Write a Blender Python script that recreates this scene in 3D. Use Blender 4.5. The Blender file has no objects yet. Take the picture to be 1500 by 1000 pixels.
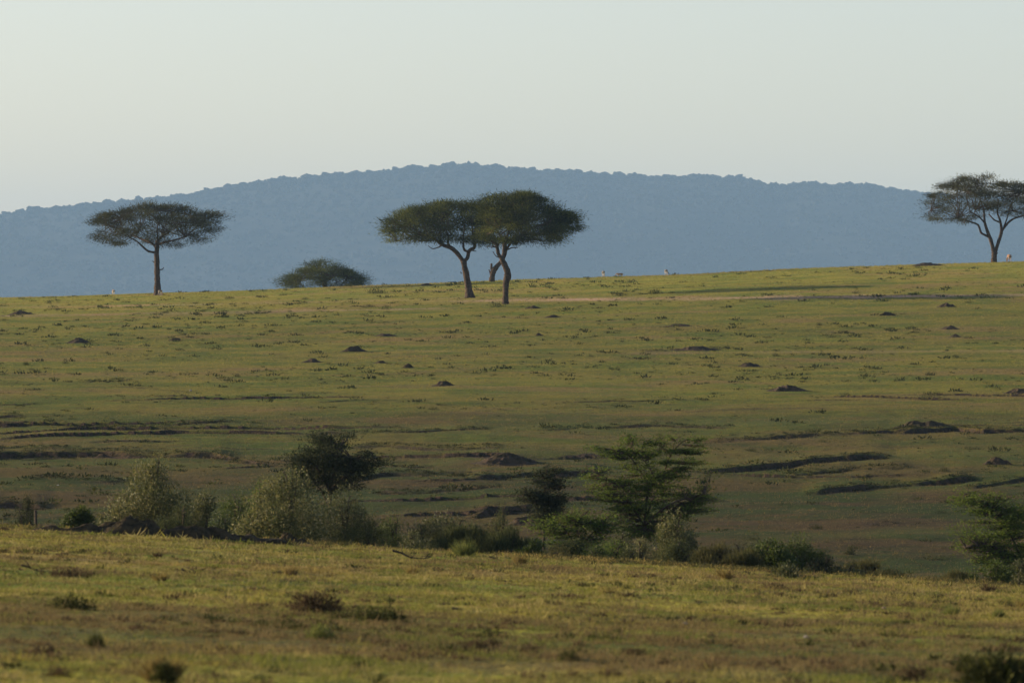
import bpy, math, random
import numpy as np
from mathutils import Vector

random.seed(7)
RNG = np.random.default_rng(11)
F = 8333.0                       # focal length in photo pixels (200 mm on 36 mm, 1500 px wide)
scene = bpy.context.scene
COL = scene.collection

# ------------------------------------------------------------------ helpers
def tag(o, label=None, cat=None, group=None, kind=None):
    if label: o['label'] = label
    if cat: o['category'] = cat
    if group: o['group'] = group
    if kind: o['kind'] = kind
    return o

def link(o, parent=None):
    COL.objects.link(o)
    if parent: o.parent = parent
    return o

def empty(name, loc, label, cat, group=None):
    o = bpy.data.objects.new(name, None)
    o.empty_display_size = 0.3
    o.location = loc
    link(o)
    return tag(o, label, cat, group)

def mesh_np(name, verts, faces, k, smooth=False, attr=None):
    """faces: (n,k) int array"""
    me = bpy.data.meshes.new(name)
    verts = np.asarray(verts, np.float32); faces = np.asarray(faces, np.int32)
    me.vertices.add(len(verts)); me.vertices.foreach_set('co', verts.ravel())
    n = len(faces)
    me.loops.add(n*k); me.loops.foreach_set('vertex_index', faces.ravel())
    me.polygons.add(n)
    me.polygons.foreach_set('loop_start', np.arange(n, dtype=np.int32)*k)
    me.polygons.foreach_set('loop_total', np.full(n, k, np.int32))
    me.polygons.foreach_set('use_smooth', np.full(n, smooth, bool))
    if attr:
        for an, arr in attr.items():
            a = me.attributes.new(an, 'FLOAT', 'POINT')
            a.data.foreach_set('value', np.asarray(arr, np.float32))
    me.update(calc_edges=True)
    return me

def obj(name, me, mat, parent=None, loc=None):
    me.materials.append(mat)
    o = bpy.data.objects.new(name, me)
    if loc is not None: o.location = loc
    return link(o, parent)

def _hash(ix, iy, seed):
    h = (ix.astype(np.int64)*374761393 + iy.astype(np.int64)*668265263 + seed*974634777) & 0xFFFFFFFF
    h = ((h ^ (h >> 13))*1274126177) & 0xFFFFFFFF
    h = h ^ (h >> 16)
    return (h & 0xFFFF)/65535.0*2 - 1

def vnoise(x, y, seed=0):
    ix = np.floor(x); iy = np.floor(y); fx = x-ix; fy = y-iy
    ix = ix.astype(np.int64); iy = iy.astype(np.int64)
    ux = fx*fx*fx*(fx*(fx*6-15)+10); uy = fy*fy*fy*(fy*(fy*6-15)+10)
    a = _hash(ix, iy, seed); b = _hash(ix+1, iy, seed); c = _hash(ix, iy+1, seed); d = _hash(ix+1, iy+1, seed)
    return (a*(1-ux)+b*ux)*(1-uy)+(c*(1-ux)+d*ux)*uy

def fbm(x, y, scale, octv=4, seed=0, gain=0.5):
    v = np.zeros(np.broadcast(x, y).shape); a = 1.0; f = 1.0/scale; t = 0
    for i in range(octv):
        v += a*vnoise(x*f+i*17.3, y*f-i*9.1, seed+i*31); t += a
        a *= gain; f *= 2.03
    return v/t

def sstep(a, b, x):
    t = np.clip((x-a)/(b-a), 0, 1); return t*t*(3-2*t)

# ------------------------------------------------------------------ terrain
RIDGE_PX = [-1500, -400, 0, 150, 235, 340, 480, 600, 700, 800, 900, 1000, 1100, 1200, 1300, 1400, 1500, 1900, 3000]
RIDGE_ROW = [455, 443, 437, 433, 430, 427, 421, 417, 413, 409, 405.5, 402, 397, 392.5, 389.5, 386.5, 384, 378, 372]
FY = [90, 130, 150, 172, 200, 250, 300, 350, 400, 450, 500, 560, 620, 660, 720, 900, 1500, 3500, 4300, 16000]
FZ = [-6.7, -7.05, -7.2, -7.1, -6.5, -5.1, -3.6, -2.1, -0.55, 1.35, 3.3, 5.0, 6.32, 6.62, 6.2, 2.0, -12, -18, -18, -18]
from math import pi
def smooth_interp(x, xp, fp):
    xp = np.array(xp, float); fp = np.array(fp, float)
    m = np.gradient(fp, xp)
    d = np.diff(fp)/np.diff(xp)
    for i in range(1, len(xp)-1):
        m[i] = 0 if d[i-1]*d[i] <= 0 else 2*d[i-1]*d[i]/(d[i-1]+d[i])
    m[0] = d[0]; m[-1] = d[-1]
    x = np.clip(x, xp[0], xp[-1])
    i = np.clip(np.searchsorted(xp, x)-1, 0, len(xp)-2)
    h = xp[i+1]-xp[i]; t = (x-xp[i])/h
    return (fp[i]*(2*t**3-3*t**2+1)+fp[i+1]*(-2*t**3+3*t**2)+m[i]*h*(t**3-2*t**2+t)+m[i+1]*h*(t**3-t**2))

def edge_y(x):
    return 117.0 + 1.2*vnoise(x/3.1, x*0+3.3, 5)+0.5*vnoise(x/0.9, x*0+1.3, 6)

def base_far(x, y):
    ys = np.maximum(y, 60.0)
    px = 750+F*x/ys
    z = smooth_interp(y, FY, FZ)
    rr = smooth_interp(px, RIDGE_PX, RIDGE_ROW)
    tilt = (415.0-rr)/F*620.0
    return z + tilt*sstep(330, 600, y)*(1-sstep(760, 1600, y))

def base_near(x, y):
    X = 40*np.tanh(x/40)
    return -(1.6+0.024*y) - 0.062*X*(np.clip(y, 0, 125)/120)

def H0(x, y):
    x = np.asarray(x, float); y = np.asarray(y, float)
    e = edge_y(x)
    k = sstep(0, 1, (y-e)/9.0)
    z = base_near(x, y)*(1-k)+base_far(x, y)*k
    near = 1-sstep(100, 135, y)
    z = z + near*(0.035*fbm(x, y, 2.3, 3, 3)+0.022*fbm(x, y, 0.5, 2, 9)) \
          + (1-near)*(1-sstep(900, 1400, y))*(0.10*fbm(x, y, 14, 3, 21)+0.055*fbm(x, y, 2.6, 3, 22))
    rug = sstep(135, 170, y)*(1-sstep(290, 360, y))
    z = z + rug*(0.16*fbm(x, y/1.6, 7, 4, 41)-0.02)
    rr_ = sstep(172, 200, y)*(1-sstep(300, 345, y))
    ph = (y+20*fbm(x, y, 42, 3, 401)+2.0*fbm(x, y, 4.0, 3, 402))/7.5
    am = np.clip(fbm(x/1.8, y, 9, 3, 403)*2.5-.22, 0, 1)*rr_
    z = z + .17*am*np.exp(-(ph-np.floor(ph))*4.5)
    return z

def terr_soil(x, y):
    rr_ = sstep(172, 200, y)*(1-sstep(300, 345, y))
    ph = (y+20*fbm(x, y, 42, 3, 401)+2.0*fbm(x, y, 4.0, 3, 402))/7.5
    am = np.clip(fbm(x/1.8, y, 9, 3, 403)*2.5-.22, 0, 1)*rr_
    fr = ph-np.floor(ph)
    return np.clip(am*1.6, 0, 1)*((fr > .93) | (fr < .03))

def hit(px, row, h=H0, y0=41.0, y1=700.0):
    """first point where the ray through a photo pixel meets the ground"""
    ys = np.concatenate([np.arange(y0, 130, 0.1), np.arange(130, 350, 0.25), np.arange(350, y1, 0.5)])
    xs = (px-750)/F*ys; zr = -(row-500)/F*ys
    b = zr <= h(xs, ys)
    if not b.any(): return None
    i = int(np.argmax(b)); return xs[i], ys[i]

# eroded steps in the slope: polyline of photo points, height (m)
SCARPS = [
 ([(-80, 674), (0, 671), (120, 667), (200, 667), (310, 670), (335, 674)], .30),
 ([(-60, 660), (30, 659), (85, 661)], .16),
 ([(355, 676), (440, 684), (480, 688)], .14),
 ([(60, 700), (160, 706), (230, 700)], .16),
 ([(470, 634), (600, 634), (700, 629)], .16),
 ([(520, 655), (570, 653), (640, 658), (720, 655)], .16),
 ([(570, 687), (620, 687)], .18),
 ([(530, 703), (560, 697), (600, 695), (640, 698), (700, 700)], .24),
 ([(560, 722), (600, 723), (720, 716)], .2),
 ([(705, 704), (780, 698), (820, 697), (870, 694)], .32),
 ([(700, 758), (740, 752), (790, 745)], .35),
 ([(1040, 691), (1120, 686), (1165, 683), (1235, 676), (1290, 673)], .34),
 ([(1165, 695), (1250, 688), (1318, 687)], .24),
 ([(1195, 722), (1260, 716), (1330, 711), (1420, 704)], .36),
 ([(1430, 714), (1500, 702), (1580, 697)], .3),
 ([(1060, 648), (1130, 643), (1210, 637), (1330, 632)], .22),
 ([(1325, 634), (1400, 630), (1440, 634), (1500, 632), (1600, 630)], .32),
 ([(800, 629), (930, 625), (980, 624), (1060, 627)], .18),
 ([(1000, 605), (1180, 598), (1300, 603)], .06),
 ([(130, 559), (180, 558)], .18),
 ([(170, 566), (260, 572), (340, 574)], .09),
 ([(0, 562), (60, 563)], .07),
 ([(955, 514), (1060, 511)], .12),
 ([(640, 592), (820, 590), (1000, 593)], .05),
 ([(130, 628), (250, 624), (330, 618)], .12),
 ([(-40, 612), (20, 611)], .14),
 ([(-50, 744), (20, 741), (60, 745)], .3),
 ([(600, 523), (690, 521), (760, 519)], .05),
 ([(300, 459), (500, 454), (640, 451)], .06),
]
_SC = []
for pts, hh in SCARPS:
    q = []
    for p in pts:
        r_ = hit(p[0], p[1])
        if r_ is not None: q.append((p[0], r_[1]))
    if len(q) > 1:
        _SC.append((np.array([a for a, b in q], float), np.array([b for a, b in q], float), hh))

def scarp(x, y):
    dz = np.zeros_like(x); soil = np.zeros_like(x)
    px = 750+F*x/np.maximum(y, 50)
    for i, (pp, yy, hh) in enumerate(_SC):
        m = (px > pp[0]-60) & (px < pp[-1]+60) & (y > yy.min()-12) & (y < yy.max()+60)
        if not m.any(): continue
        xm, ym, pm = x[m], y[m], px[m]
        ys = np.interp(pm, pp, yy)+1.5*fbm(xm, xm*0+i, 6.0, 4, 60+i)+0.5*fbm(xm, ym, 0.8, 2, 90+i)
        env = sstep(pp[0]-25, pp[0]+15, pm)*(1-sstep(pp[-1]-15, pp[-1]+25, pm))
        env = env*np.clip((0.62 if hh < .25 else 1.1)+1.0*fbm(xm, ym*.3, 2.2, 3, 130+i), 0.0, 1.3)
        d = ym-ys; H = hh*env*(.52 if hh < .25 else .47)
        up = sstep(-0.25, 0.2, d)*np.exp(-np.clip(d, 0, None)/13)
        dig = -0.22*np.exp(-((d+0.7)/0.8)**2)
        dz[m] += H*(up+dig)
        soil[m] = np.maximum(soil[m], np.clip(env*min(1, hh/.14), 0, 1)*(sstep(-1.6, -0.5, d)*(1-sstep(0.12, 0.4, d))))
    return dz, soil

def H(x, y):
    x = np.asarray(x, float); y = np.asarray(y, float)
    xs, ys = np.atleast_1d(x).ravel(), np.atleast_1d(y).ravel()
    xs, ys = np.broadcast_arrays(xs, ys)
    return (H0(xs, ys)+scarp(xs, ys)[0]).reshape(np.broadcast(x, y).shape)

def Hs(x, y): return float(H(np.array([x]), np.array([y]))[0])

def place(px, row, y=None):
    """ground point seen at a photo pixel"""
    if y is None:
        r_ = hit(px, row)
        if r_ is None:
            y = 622.0; x = (px-750)/F*y
        else: x, y = r_
    else: x = (px-750)/F*y
    return x, y, Hs(x, y)

# ------------------------------------------------------------------ materials
def new_mat(name):
    m = bpy.data.materials.new(name); m.use_nodes = True
    nt = m.node_tree; nt.nodes.clear()
    out = nt.nodes.new('ShaderNodeOutputMaterial')
    return m, nt, out

def N(nt, t, **kw):
    n = nt.nodes.new(t)
    for k, v in kw.items():
        if k in n.inputs.keys() if isinstance(k, str) else False: n.inputs[k].default_value = v
        else: setattr(n, k, v)
    return n

def mixc(nt, fac, a, b):
    n = nt.nodes.new('ShaderNodeMix'); n.data_type = 'RGBA'
    L = nt.links
    for idx, v in ((0, fac), (6, a), (7, b)):
        if hasattr(v, 'links') or isinstance(v, bpy.types.NodeSocket): L.new(v, n.inputs[idx])
        elif idx == 0: n.inputs[0].default_value = v
        else: n.inputs[idx].default_value = (*v, 1)
    return n.outputs[2]

def noise(nt, vec, scale, detail=3, rough=0.55):
    n = nt.nodes.new('ShaderNodeTexNoise')
    n.inputs['Scale'].default_value = scale; n.inputs['Detail'].default_value = detail
    n.inputs['Roughness'].default_value = rough
    nt.links.new(vec, n.inputs['Vector'])
    return n.outputs[0]

def ramp(nt, v, a, b):
    n = nt.nodes.new('ShaderNodeMapRange'); n.interpolation_type = 'SMOOTHSTEP'
    n.inputs[1].default_value = a; n.inputs[2].default_value = b
    nt.links.new(v, n.inputs[0]); return n.outputs[0]

def attrib(nt, name):
    n = nt.nodes.new('ShaderNodeAttribute'); n.attribute_name = name
    return n.outputs['Fac']

def mul(nt, a, b, op='MULTIPLY'):
    n = nt.nodes.new('ShaderNodeMath'); n.operation = op
    for i, v in enumerate((a, b)):
        if isinstance(v, bpy.types.NodeSocket): nt.links.new(v, n.inputs[i])
        else: n.inputs[i].default_value = v
    return n.outputs[0]

GRASS_Y = (0.300, 0.275, 0.036)
GRASS_G = (0.150, 0.200, 0.020)
STRAW = (0.340, 0.225, 0.078)
SOIL = (0.060, 0.040, 0.026)
PINK = (0.44, 0.28, 0.19)

def sward_colour(nt, gain=1.0):
    """shared colour of the turf: yellow-green, green, dry and bare patches by place"""
    g = nt.nodes.new('ShaderNodeNewGeometry'); pos = g.outputs['Position']
    c = lambda col: tuple(min(1, v*gain) for v in col)
    a = ramp(nt, noise(nt, pos, 0.17, 5, 0.6), 0.42, 0.62)
    col = mixc(nt, a, c(GRASS_Y), c(GRASS_G))
    b = ramp(nt, noise(nt, pos, 0.075, 6, 0.65), 0.50, 0.66)
    col = mixc(nt, mul(nt, b, .8), col, c(STRAW))
    d = ramp(nt, noise(nt, pos, 0.9, 6, 0.72), 0.48, 0.70)
    col = mixc(nt, mul(nt, d, .55), col, c((0.115, 0.085, 0.030)))
    e = ramp(nt, noise(nt, pos, 4.2, 4, 0.7), 0.46, 0.66)
    col = mixc(nt, mul(nt, e, .62), col, c((0.078, 0.072, 0.020)))
    return col, pos

def make_ground_mat():
    m, nt, out = new_mat('turf_ground')
    col, pos = sward_colour(nt)
    L = nt.links
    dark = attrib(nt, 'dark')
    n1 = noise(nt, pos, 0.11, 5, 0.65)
    shaded_turf = mixc(nt, ramp(nt, n1, 0.42, 0.60), (0.027, 0.042, 0.005), (0.062, 0.041, 0.013))  # turf colours darkened to carry the valley side's shade
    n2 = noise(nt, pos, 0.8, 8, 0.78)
    shaded_turf = mixc(nt, ramp(nt, n2, 0.48, 0.72), shaded_turf, (0.020, 0.019, 0.005))
    col = mixc(nt, dark, col, shaded_turf)
    col = mixc(nt, attrib(nt, 'green'), col, (0.075, 0.098, 0.018))
    pk = mixc(nt, ramp(nt, n2, .45, .75), PINK, (0.24, 0.17, 0.10))
    col = mixc(nt, attrib(nt, 'bare'), col, pk)
    so = mixc(nt, ramp(nt, noise(nt, pos, 2.5, 4, .6), .4, .65), SOIL, (0.028, 0.024, 0.012))
    col = mixc(nt, attrib(nt, 'soil'), col, so)
    bsdf = nt.nodes.new('ShaderNodeBsdfPrincipled')
    L.new(col, bsdf.inputs['Base Color'])
    bsdf.inputs['Roughness'].default_value = 1.0
    bsdf.inputs['Specular IOR Level'].default_value = 0.08
    bm = nt.nodes.new('ShaderNodeBump'); bm.inputs['Strength'].default_value = 1.0
    bm.inputs['Distance'].default_value = 0.13
    hgt = mul(nt, noise(nt, pos, 1.6, 6, 0.7), noise(nt, pos, 7.0, 3, 0.6), 'ADD')
    L.new(hgt, bm.inputs['Height']); L.new(bm.outputs[0], bsdf.inputs['Normal'])
    L.new(bsdf.outputs[0], out.inputs[0])
    return m

def leafy(name, c1, c2, trans=0.3, c3=None, tint=True, gloss=0.0, scale=1.2):
    """leaf material: two or three real leaf colours by clump, partly see-through"""
    m, nt, out = new_mat(name); L = nt.links
    g = nt.nodes.new('ShaderNodeNewGeometry')
    n = noise(nt, g.outputs['Position'], scale, 3, .6)
    col = mixc(nt, ramp(nt, n, .38, .62), c1, c2)
    if tint:
        col = mixc(nt, ramp(nt, attrib(nt, 'tint'), .2, 1.0), col, c3 or tuple(v*1.5 for v in c2))
    d = nt.nodes.new('ShaderNodeBsdfPrincipled')
    d.inputs['Roughness'].default_value = 0.6 if gloss else 0.9
    d.inputs['Specular IOR Level'].default_value = 0.1+gloss
    L.new(col, d.inputs['Base Color'])
    t = nt.nodes.new('ShaderNodeBsdfTranslucent'); L.new(col, t.inputs[0])
    mx = nt.nodes.new('ShaderNodeMixShader'); mx.inputs[0].default_value = trans
    L.new(d.outputs[0], mx.inputs[1]); L.new(t.outputs[0], mx.inputs[2]); L.new(mx.outputs[0], out.inputs[0])
    return m

def rough_mat(name, c1, c2, scale=6, bump=.6, dist=.03):
    m, nt, out = new_mat(name); L = nt.links
    g = nt.nodes.new('ShaderNodeNewGeometry')
    n = noise(nt, g.outputs['Position'], scale, 5, .65)
    col = mixc(nt, ramp(nt, n, .38, .62), c1, c2)
    d = nt.nodes.new('ShaderNodeBsdfPrincipled'); L.new(col, d.inputs['Base Color'])
    d.inputs['Roughness'].default_value = .95; d.inputs['Specular IOR Level'].default_value = .1
    b = nt.nodes.new('ShaderNodeBump'); b.inputs['Strength'].default_value = bump; b.inputs['Distance'].default_value = dist
    L.new(n, b.inputs['Height']); L.new(b.outputs[0], d.inputs['Normal']); L.new(d.outputs[0], out.inputs[0])
    return m

def grass_mat(name):
    m, nt, out = new_mat(name); L = nt.links
    col, pos = sward_colour(nt, .95)
    col = mixc(nt, .42, col, (0.190, 0.168, 0.056))
    col = mixc(nt, mul(nt, attrib(nt, 'tint'), .8), col, (0.37, 0.30, 0.130))
    col = mixc(nt, mul(nt, attrib(nt, 'brown'), .85), col, (0.135, 0.098, 0.052))
    col = mixc(nt, mul(nt, attrib(nt, 'fresh'), .75), col, (0.125, 0.150, 0.030))
    d = nt.nodes.new('ShaderNodeBsdfDiffuse'); L.new(col, d.inputs[0])
    t = nt.nodes.new('ShaderNodeBsdfTranslucent'); L.new(col, t.inputs[0])
    mx = nt.nodes.new('ShaderNodeMixShader'); mx.inputs[0].default_value = .4
    L.new(d.outputs[0], mx.inputs[1]); L.new(t.outputs[0], mx.inputs[2]); L.new(mx.outputs[0], out.inputs[0])
    return m

M = {}
M['ground'] = make_ground_mat()
M['grass'] = grass_mat('short_grass')
M['bark'] = rough_mat('acacia_bark', (0.040, 0.030, 0.022), (0.085, 0.062, 0.045), 5, .8, .05)
M['bark_dark'] = rough_mat('dark_bark', (0.035, 0.028, 0.022), (0.07, 0.055, 0.042), 9, .8, .03)
M['bark_pale'] = rough_mat('pale_bark', (0.13, 0.11, 0.08), (0.22, 0.19, 0.14), 9, .8, .03)
M['acacia'] = leafy('acacia_leaves', (0.026, 0.028, 0.014), (0.042, 0.044, 0.018), .22, (0.11, 0.105, 0.032), scale=.6)
M['acacia_green'] = leafy('green_acacia_leaves', (0.022, 0.030, 0.012), (0.044, 0.054, 0.016), .28, (0.13, 0.145, 0.030), scale=.5)
M['acacia_young'] = leafy('young_acacia_leaves', (0.048, 0.078, 0.016), (0.078, 0.115, 0.020), .45, (0.13, 0.17, 0.030), scale=1.)
M['dark_leaf'] = leafy('dark_thorn_leaves', (0.020, 0.026, 0.014), (0.034, 0.042, 0.02), .2, (0.05, 0.06, 0.026), scale=2)
M['grey_leaf'] = leafy('grey_green_leaves', (0.060, 0.074, 0.024), (0.098, 0.104, 0.034), .40, (0.20, 0.18, 0.068), gloss=.15, scale=2)
M['olive_leaf'] = leafy('olive_leaves', (0.042, 0.054, 0.018), (0.072, 0.078, 0.024), .35, (0.125, 0.125, 0.042), gloss=.2, scale=2)
M['green_leaf'] = leafy('deep_green_leaves', (0.030, 0.045, 0.007), (0.048, 0.068, 0.009), .38, (0.085, 0.115, 0.016), gloss=.2, scale=2)
M['blue_leaf'] = leafy('blue_green_leaves', (0.038, 0.050, 0.020), (0.060, 0.070, 0.025), .3, (0.105, 0.112, 0.042), scale=2)
M['fuzz_leaf'] = leafy('brownish_leaves', (0.048, 0.052, 0.018), (0.074, 0.070, 0.024), .35, (0.11, 0.10, 0.036), scale=2)
M['weed'] = leafy('low_weed_leaves', (0.020, 0.028, 0.009), (0.038, 0.042, 0.014), .25, (0.060, 0.066, 0.020), scale=1)
M['step'] = leafy('shaded_step_herbs', (0.012, 0.015, 0.005), (0.022, 0.024, 0.008), .2, (0.040, 0.048, 0.012), scale=1)  # leaf colour taken down to paint in the ledge shadows
M['tuft_straw'] = leafy('straw_blades', (0.19, 0.145, 0.045), (0.12, 0.088, 0.034), .4, (0.32, 0.245, 0.08), scale=4)
M['tuft_green'] = leafy('green_blades', (0.08, 0.10, 0.03), (0.13, 0.15, 0.04), .4, (0.22, 0.22, 0.06), scale=4)
M['tuft_brown'] = leafy('brown_stalks', (0.075, 0.050, 0.028), (0.045, 0.033, 0.018), .3, (0.15, 0.105, 0.05), scale=4)
M['tuft_dark'] = leafy('dark_herb_leaves', (0.026, 0.031, 0.010), (0.046, 0.050, 0.015), .3, (0.10, 0.105, 0.026), scale=4)
M['earth'] = rough_mat('mound_earth', (0.034, 0.028, 0.014), (0.066, 0.046, 0.030), 2.2, 1.0, .12)
M['earth_dark'] = rough_mat('dark_turned_earth', (0.022, 0.018, 0.010), (0.058, 0.044, 0.024), 5, .9, .06)
M['stone'] = rough_mat('pale_stone', (0.24, 0.21, 0.18), (0.32, 0.29, 0.25), 10, .4, .01)
M['stone_pink'] = rough_mat('dull_pink_stone', (0.16, 0.12, 0.10), (0.22, 0.17, 0.14), 10, .4, .01)
M['hill'] = rough_mat('hill_ground', (0.005, 0.006, 0.004), (0.008, 0.008, 0.005), .02, .2, 1)
M['forest'] = leafy('forest_crowns', (0.003, 0.0035, 0.002), (0.005, 0.0055, 0.003), .0, (0.005, 0.0055, 0.003), scale=.02)

# ------------------------------------------------------------------ ground sheet
fine = np.linspace(-0.104, 0.104, 800)
co = [0.104]
while co[-1] < 1.6: co.append(co[-1]*1.11)
co = np.array(co[1:])
U = np.concatenate([-co[::-1], fine, co])
Y = np.concatenate([np.linspace(-80, 36, 24), np.arange(38, 125, .17), np.arange(125, 170, .4), np.arange(170, 340, .3),
                    np.arange(340, 668, .6), np.geomspace(670, 16000, 70)])
uu, yy = np.meshgrid(U, Y)
xx = uu*np.maximum(yy, 40)
zz = H0(xx, yy)
dz, soil = scarp(xx.ravel(), yy.ravel())
zz = zz + dz.reshape(zz.shape); soil = soil.reshape(zz.shape)
PXm = 750+F*xx/np.maximum(yy, 40)
ROWm = 500-F*zz/np.maximum(yy, 40)
# dimmer light on the valley side painted as darker turf, greener strips, bare tracks
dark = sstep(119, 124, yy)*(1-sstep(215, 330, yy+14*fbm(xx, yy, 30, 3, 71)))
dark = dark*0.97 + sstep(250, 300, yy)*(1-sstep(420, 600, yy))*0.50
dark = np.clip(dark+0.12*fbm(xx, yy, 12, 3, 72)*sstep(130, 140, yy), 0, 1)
def band(row0_pts, width, soft=0.5):
    r0 = np.interp(PXm, [p[0] for p in row0_pts], [p[1] for p in row0_pts])
    wv = width*(0.7+0.6*fbm(PXm/60, PXm*0, 1, 3, int(row0_pts[0][1])))
    env = sstep(row0_pts[0][0]-60, row0_pts[0][0]+60, PXm)*(1-sstep(row0_pts[-1][0]-60, row0_pts[-1][0]+60, PXm))
    return env*np.exp(-((ROWm-r0)/wv)**2)*(yy > 130)
bare = np.maximum.reduce([1.0*band([(640, 441), (900, 438), (1100, 436), (1500, 432), (1700, 431)], 3.4),
                          .65*band([(-300, 468), (0, 463), (640, 452)], 2.2), .5*band([(-300, 453), (300, 446), (700, 436)], 2.0),
                          .35*band([(900, 517), (1200, 515), (1600, 514)], 2.5), .5*band([(560, 512), (700, 516), (760, 521)], 1.5)*0.5])
bare = bare*np.clip(0.8+0.9*fbm(xx, yy, 8, 3, 77), 0, 1)
green = np.maximum.reduce([.7*band([(420, 628), (700, 626), (1000, 620), (1600, 616)], 7), .5*band([(560, 683), (620, 683), (760, 655)], 8),
                           .5*band([(1050, 672), (1300, 668), (1600, 655)], 7), .45*band([(1100, 790), (1300, 780), (1600, 775)], 9),
                           .35*band([(620, 575), (900, 575), (1100, 572)], 3), .4*band([(780, 432), (900, 429)], 2),
                           .5*band([(620, 428), (800, 425)], 3)])
green = green*np.clip(0.75+0.9*fbm(xx, yy, 6, 4, 78), 0, 1)
# trodden brown ground in the near field
soil = np.maximum(soil, terr_soil(xx, yy))
brn = (1-sstep(112, 118, yy))*sstep(0.02, .45, fbm(xx, yy/2.6, 3.2, 4, 79)+0.85*np.exp(-((yy-57)/9)**2)-0.08)
soil = np.maximum(soil, brn*0.55)
idx = np.arange(len(U)*len(Y)).reshape(len(Y), len(U))
faces = np.stack([idx[:-1, :-1], idx[:-1, 1:], idx[1:, 1:], idx[1:, :-1]], -1).reshape(-1, 4)
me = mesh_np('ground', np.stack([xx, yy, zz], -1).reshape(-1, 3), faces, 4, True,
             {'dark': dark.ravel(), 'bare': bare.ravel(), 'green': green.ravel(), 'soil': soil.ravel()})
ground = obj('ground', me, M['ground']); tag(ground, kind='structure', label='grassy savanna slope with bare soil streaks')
del xx, yy, zz, uu, PXm, ROWm

# ------------------------------------------------------------------ far hill and its woodland
HILL_Y = 12000.0
HP = [-3200, -1500, -700, 0, 60, 150, 230, 300, 360, 420, 500, 560, 620, 680, 740, 800, 850, 900, 950, 1000, 1060, 1100, 1140, 1180, 1230, 1300, 1350, 1400, 1500, 1900, 2600, 4200]
HR = [440, 395, 345, 315, 310, 302, 294, 285, 274, 266, 259, 255, 250, 246, 250, 254, 257, 262, 262, 264, 267, 272, 280, 276, 278, 283, 290, 293, 299, 325, 370, 440]
def hill_z(x, y):
    px = 750+F*x/y
    top = (500-smooth_interp(px, HP, HR))/F*HILL_Y
    t = (y-10200)/(HILL_Y-10200)
    prof = np.where(t < 1, sstep(-0.15, 1.1, t)/sstep(-0.15, 1.1, np.array(1.0)), 1-0.35*sstep(1, 3, t))
    rel = fbm(x, y, 620, 4, 201)*55*np.clip(1-np.abs(t-0.5)*1.8, 0, 1)
    return -19+(top+19)*prof+rel
hx = np.concatenate([np.linspace(-5000, -1480, 60), np.linspace(-1450, 1450, 420), np.linspace(1480, 5000, 60)])
hy = np.concatenate([np.linspace(10150, 12100, 150), np.linspace(12200, 15000, 16)])
X_, Y_ = np.meshgrid(hx, hy); Z_ = hill_z(X_, Y_)
idx = np.arange(X_.size).reshape(X_.shape)
faces = np.stack([idx[:-1, :-1], idx[:-1, 1:], idx[1:, 1:], idx[1:, :-1]], -1).reshape(-1, 4)
hill = obj('hill', mesh_np('hill', np.stack([X_, Y_, Z_], -1).reshape(-1, 3), faces, 4, True), M['hill'])
tag(hill, kind='structure', label='long low hill beyond the plain')

def ico(sub):
    import bmesh
    bm = bmesh.new(); bmesh.ops.create_icosphere(bm, subdivisions=sub, radius=1.0)
    v = np.array([w.co[:] for w in bm.verts]); f = np.array([[w.index for w in g.verts] for g in bm.faces]); bm.free()
    return v, f
IV, IF = ico(2)
def forest(n):
    V = []; Fc = []; T = []; off = 0
    tmpl = []
    for k in range(10):
        d = IV*(1+0.36*RNG.standard_normal((len(IV), 1)).clip(-1.3, 1.3))
        d[:, 2] *= .7
        tmpl.append(d)
    xs = RNG.uniform(-1520, 1520, n); q = RNG.uniform(0, 1, n)
    ys = np.where(q < .3, RNG.uniform(11940, 12050, n), RNG.uniform(10250, 12000, n))
    patch = fbm(xs, ys, 210, 3, 301)
    keep = (patch > -0.45) | (RNG.uniform(0, 1, n) < .35)
    for x, y in zip(xs[keep], ys[keep]):
        s = min(9, 2.4+2.2*RNG.exponential())*(1+.5*float(fbm(np.array(x), np.array(y), 60, 2, 333)))
        z = float(hill_z(np.array(x), np.array(y)))+s*.55
        t = tmpl[RNG.integers(10)]; a = RNG.uniform(0, 6.28); c, sn = math.cos(a), math.sin(a)
        w = np.stack([t[:, 0]*c-t[:, 1]*sn, t[:, 0]*sn+t[:, 1]*c, t[:, 2]], -1)*s*np.array([1, 1, RNG.uniform(.8, 1.3)])
        V.append(w+[x, y, z]); Fc.append(IF+off); off += len(w); T.append(np.full(len(w), RNG.uniform(0, 1)))
    return mesh_np('hill_woodland', np.concatenate(V), np.concatenate(Fc), 3, False, {'tint': np.concatenate(T)})
wood = obj('woodland', forest(16000), M['forest'])
tag(wood, 'dense woodland covering the far blue hill', 'woodland', kind='stuff')

# ------------------------------------------------------------------ leaf clouds and tubes
def leaves(P, D, Ln, Wd, T, quads=True):
    """P base points, D unit directions, Ln length, Wd width -> pointed leaf quads"""
    n = len(P)
    r = RNG.standard_normal((n, 3)); S = np.cross(D, r); S /= np.linalg.norm(S, axis=1, keepdims=True)+1e-9
    Ln = np.broadcast_to(Ln, n)[:, None]; Wd = np.broadcast_to(Wd, n)[:, None]
    mid = P+D*Ln*.45
    V = np.stack([P, mid+S*Wd*.5, P+D*Ln, mid-S*Wd*.5], 1).reshape(-1, 3)
    Fq = np.arange(n*4).reshape(n, 4)
    return V, Fq, np.repeat(T, 4)

def unit(a): return a/(np.linalg.norm(a, axis=-1, keepdims=True)+1e-9)

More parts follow.
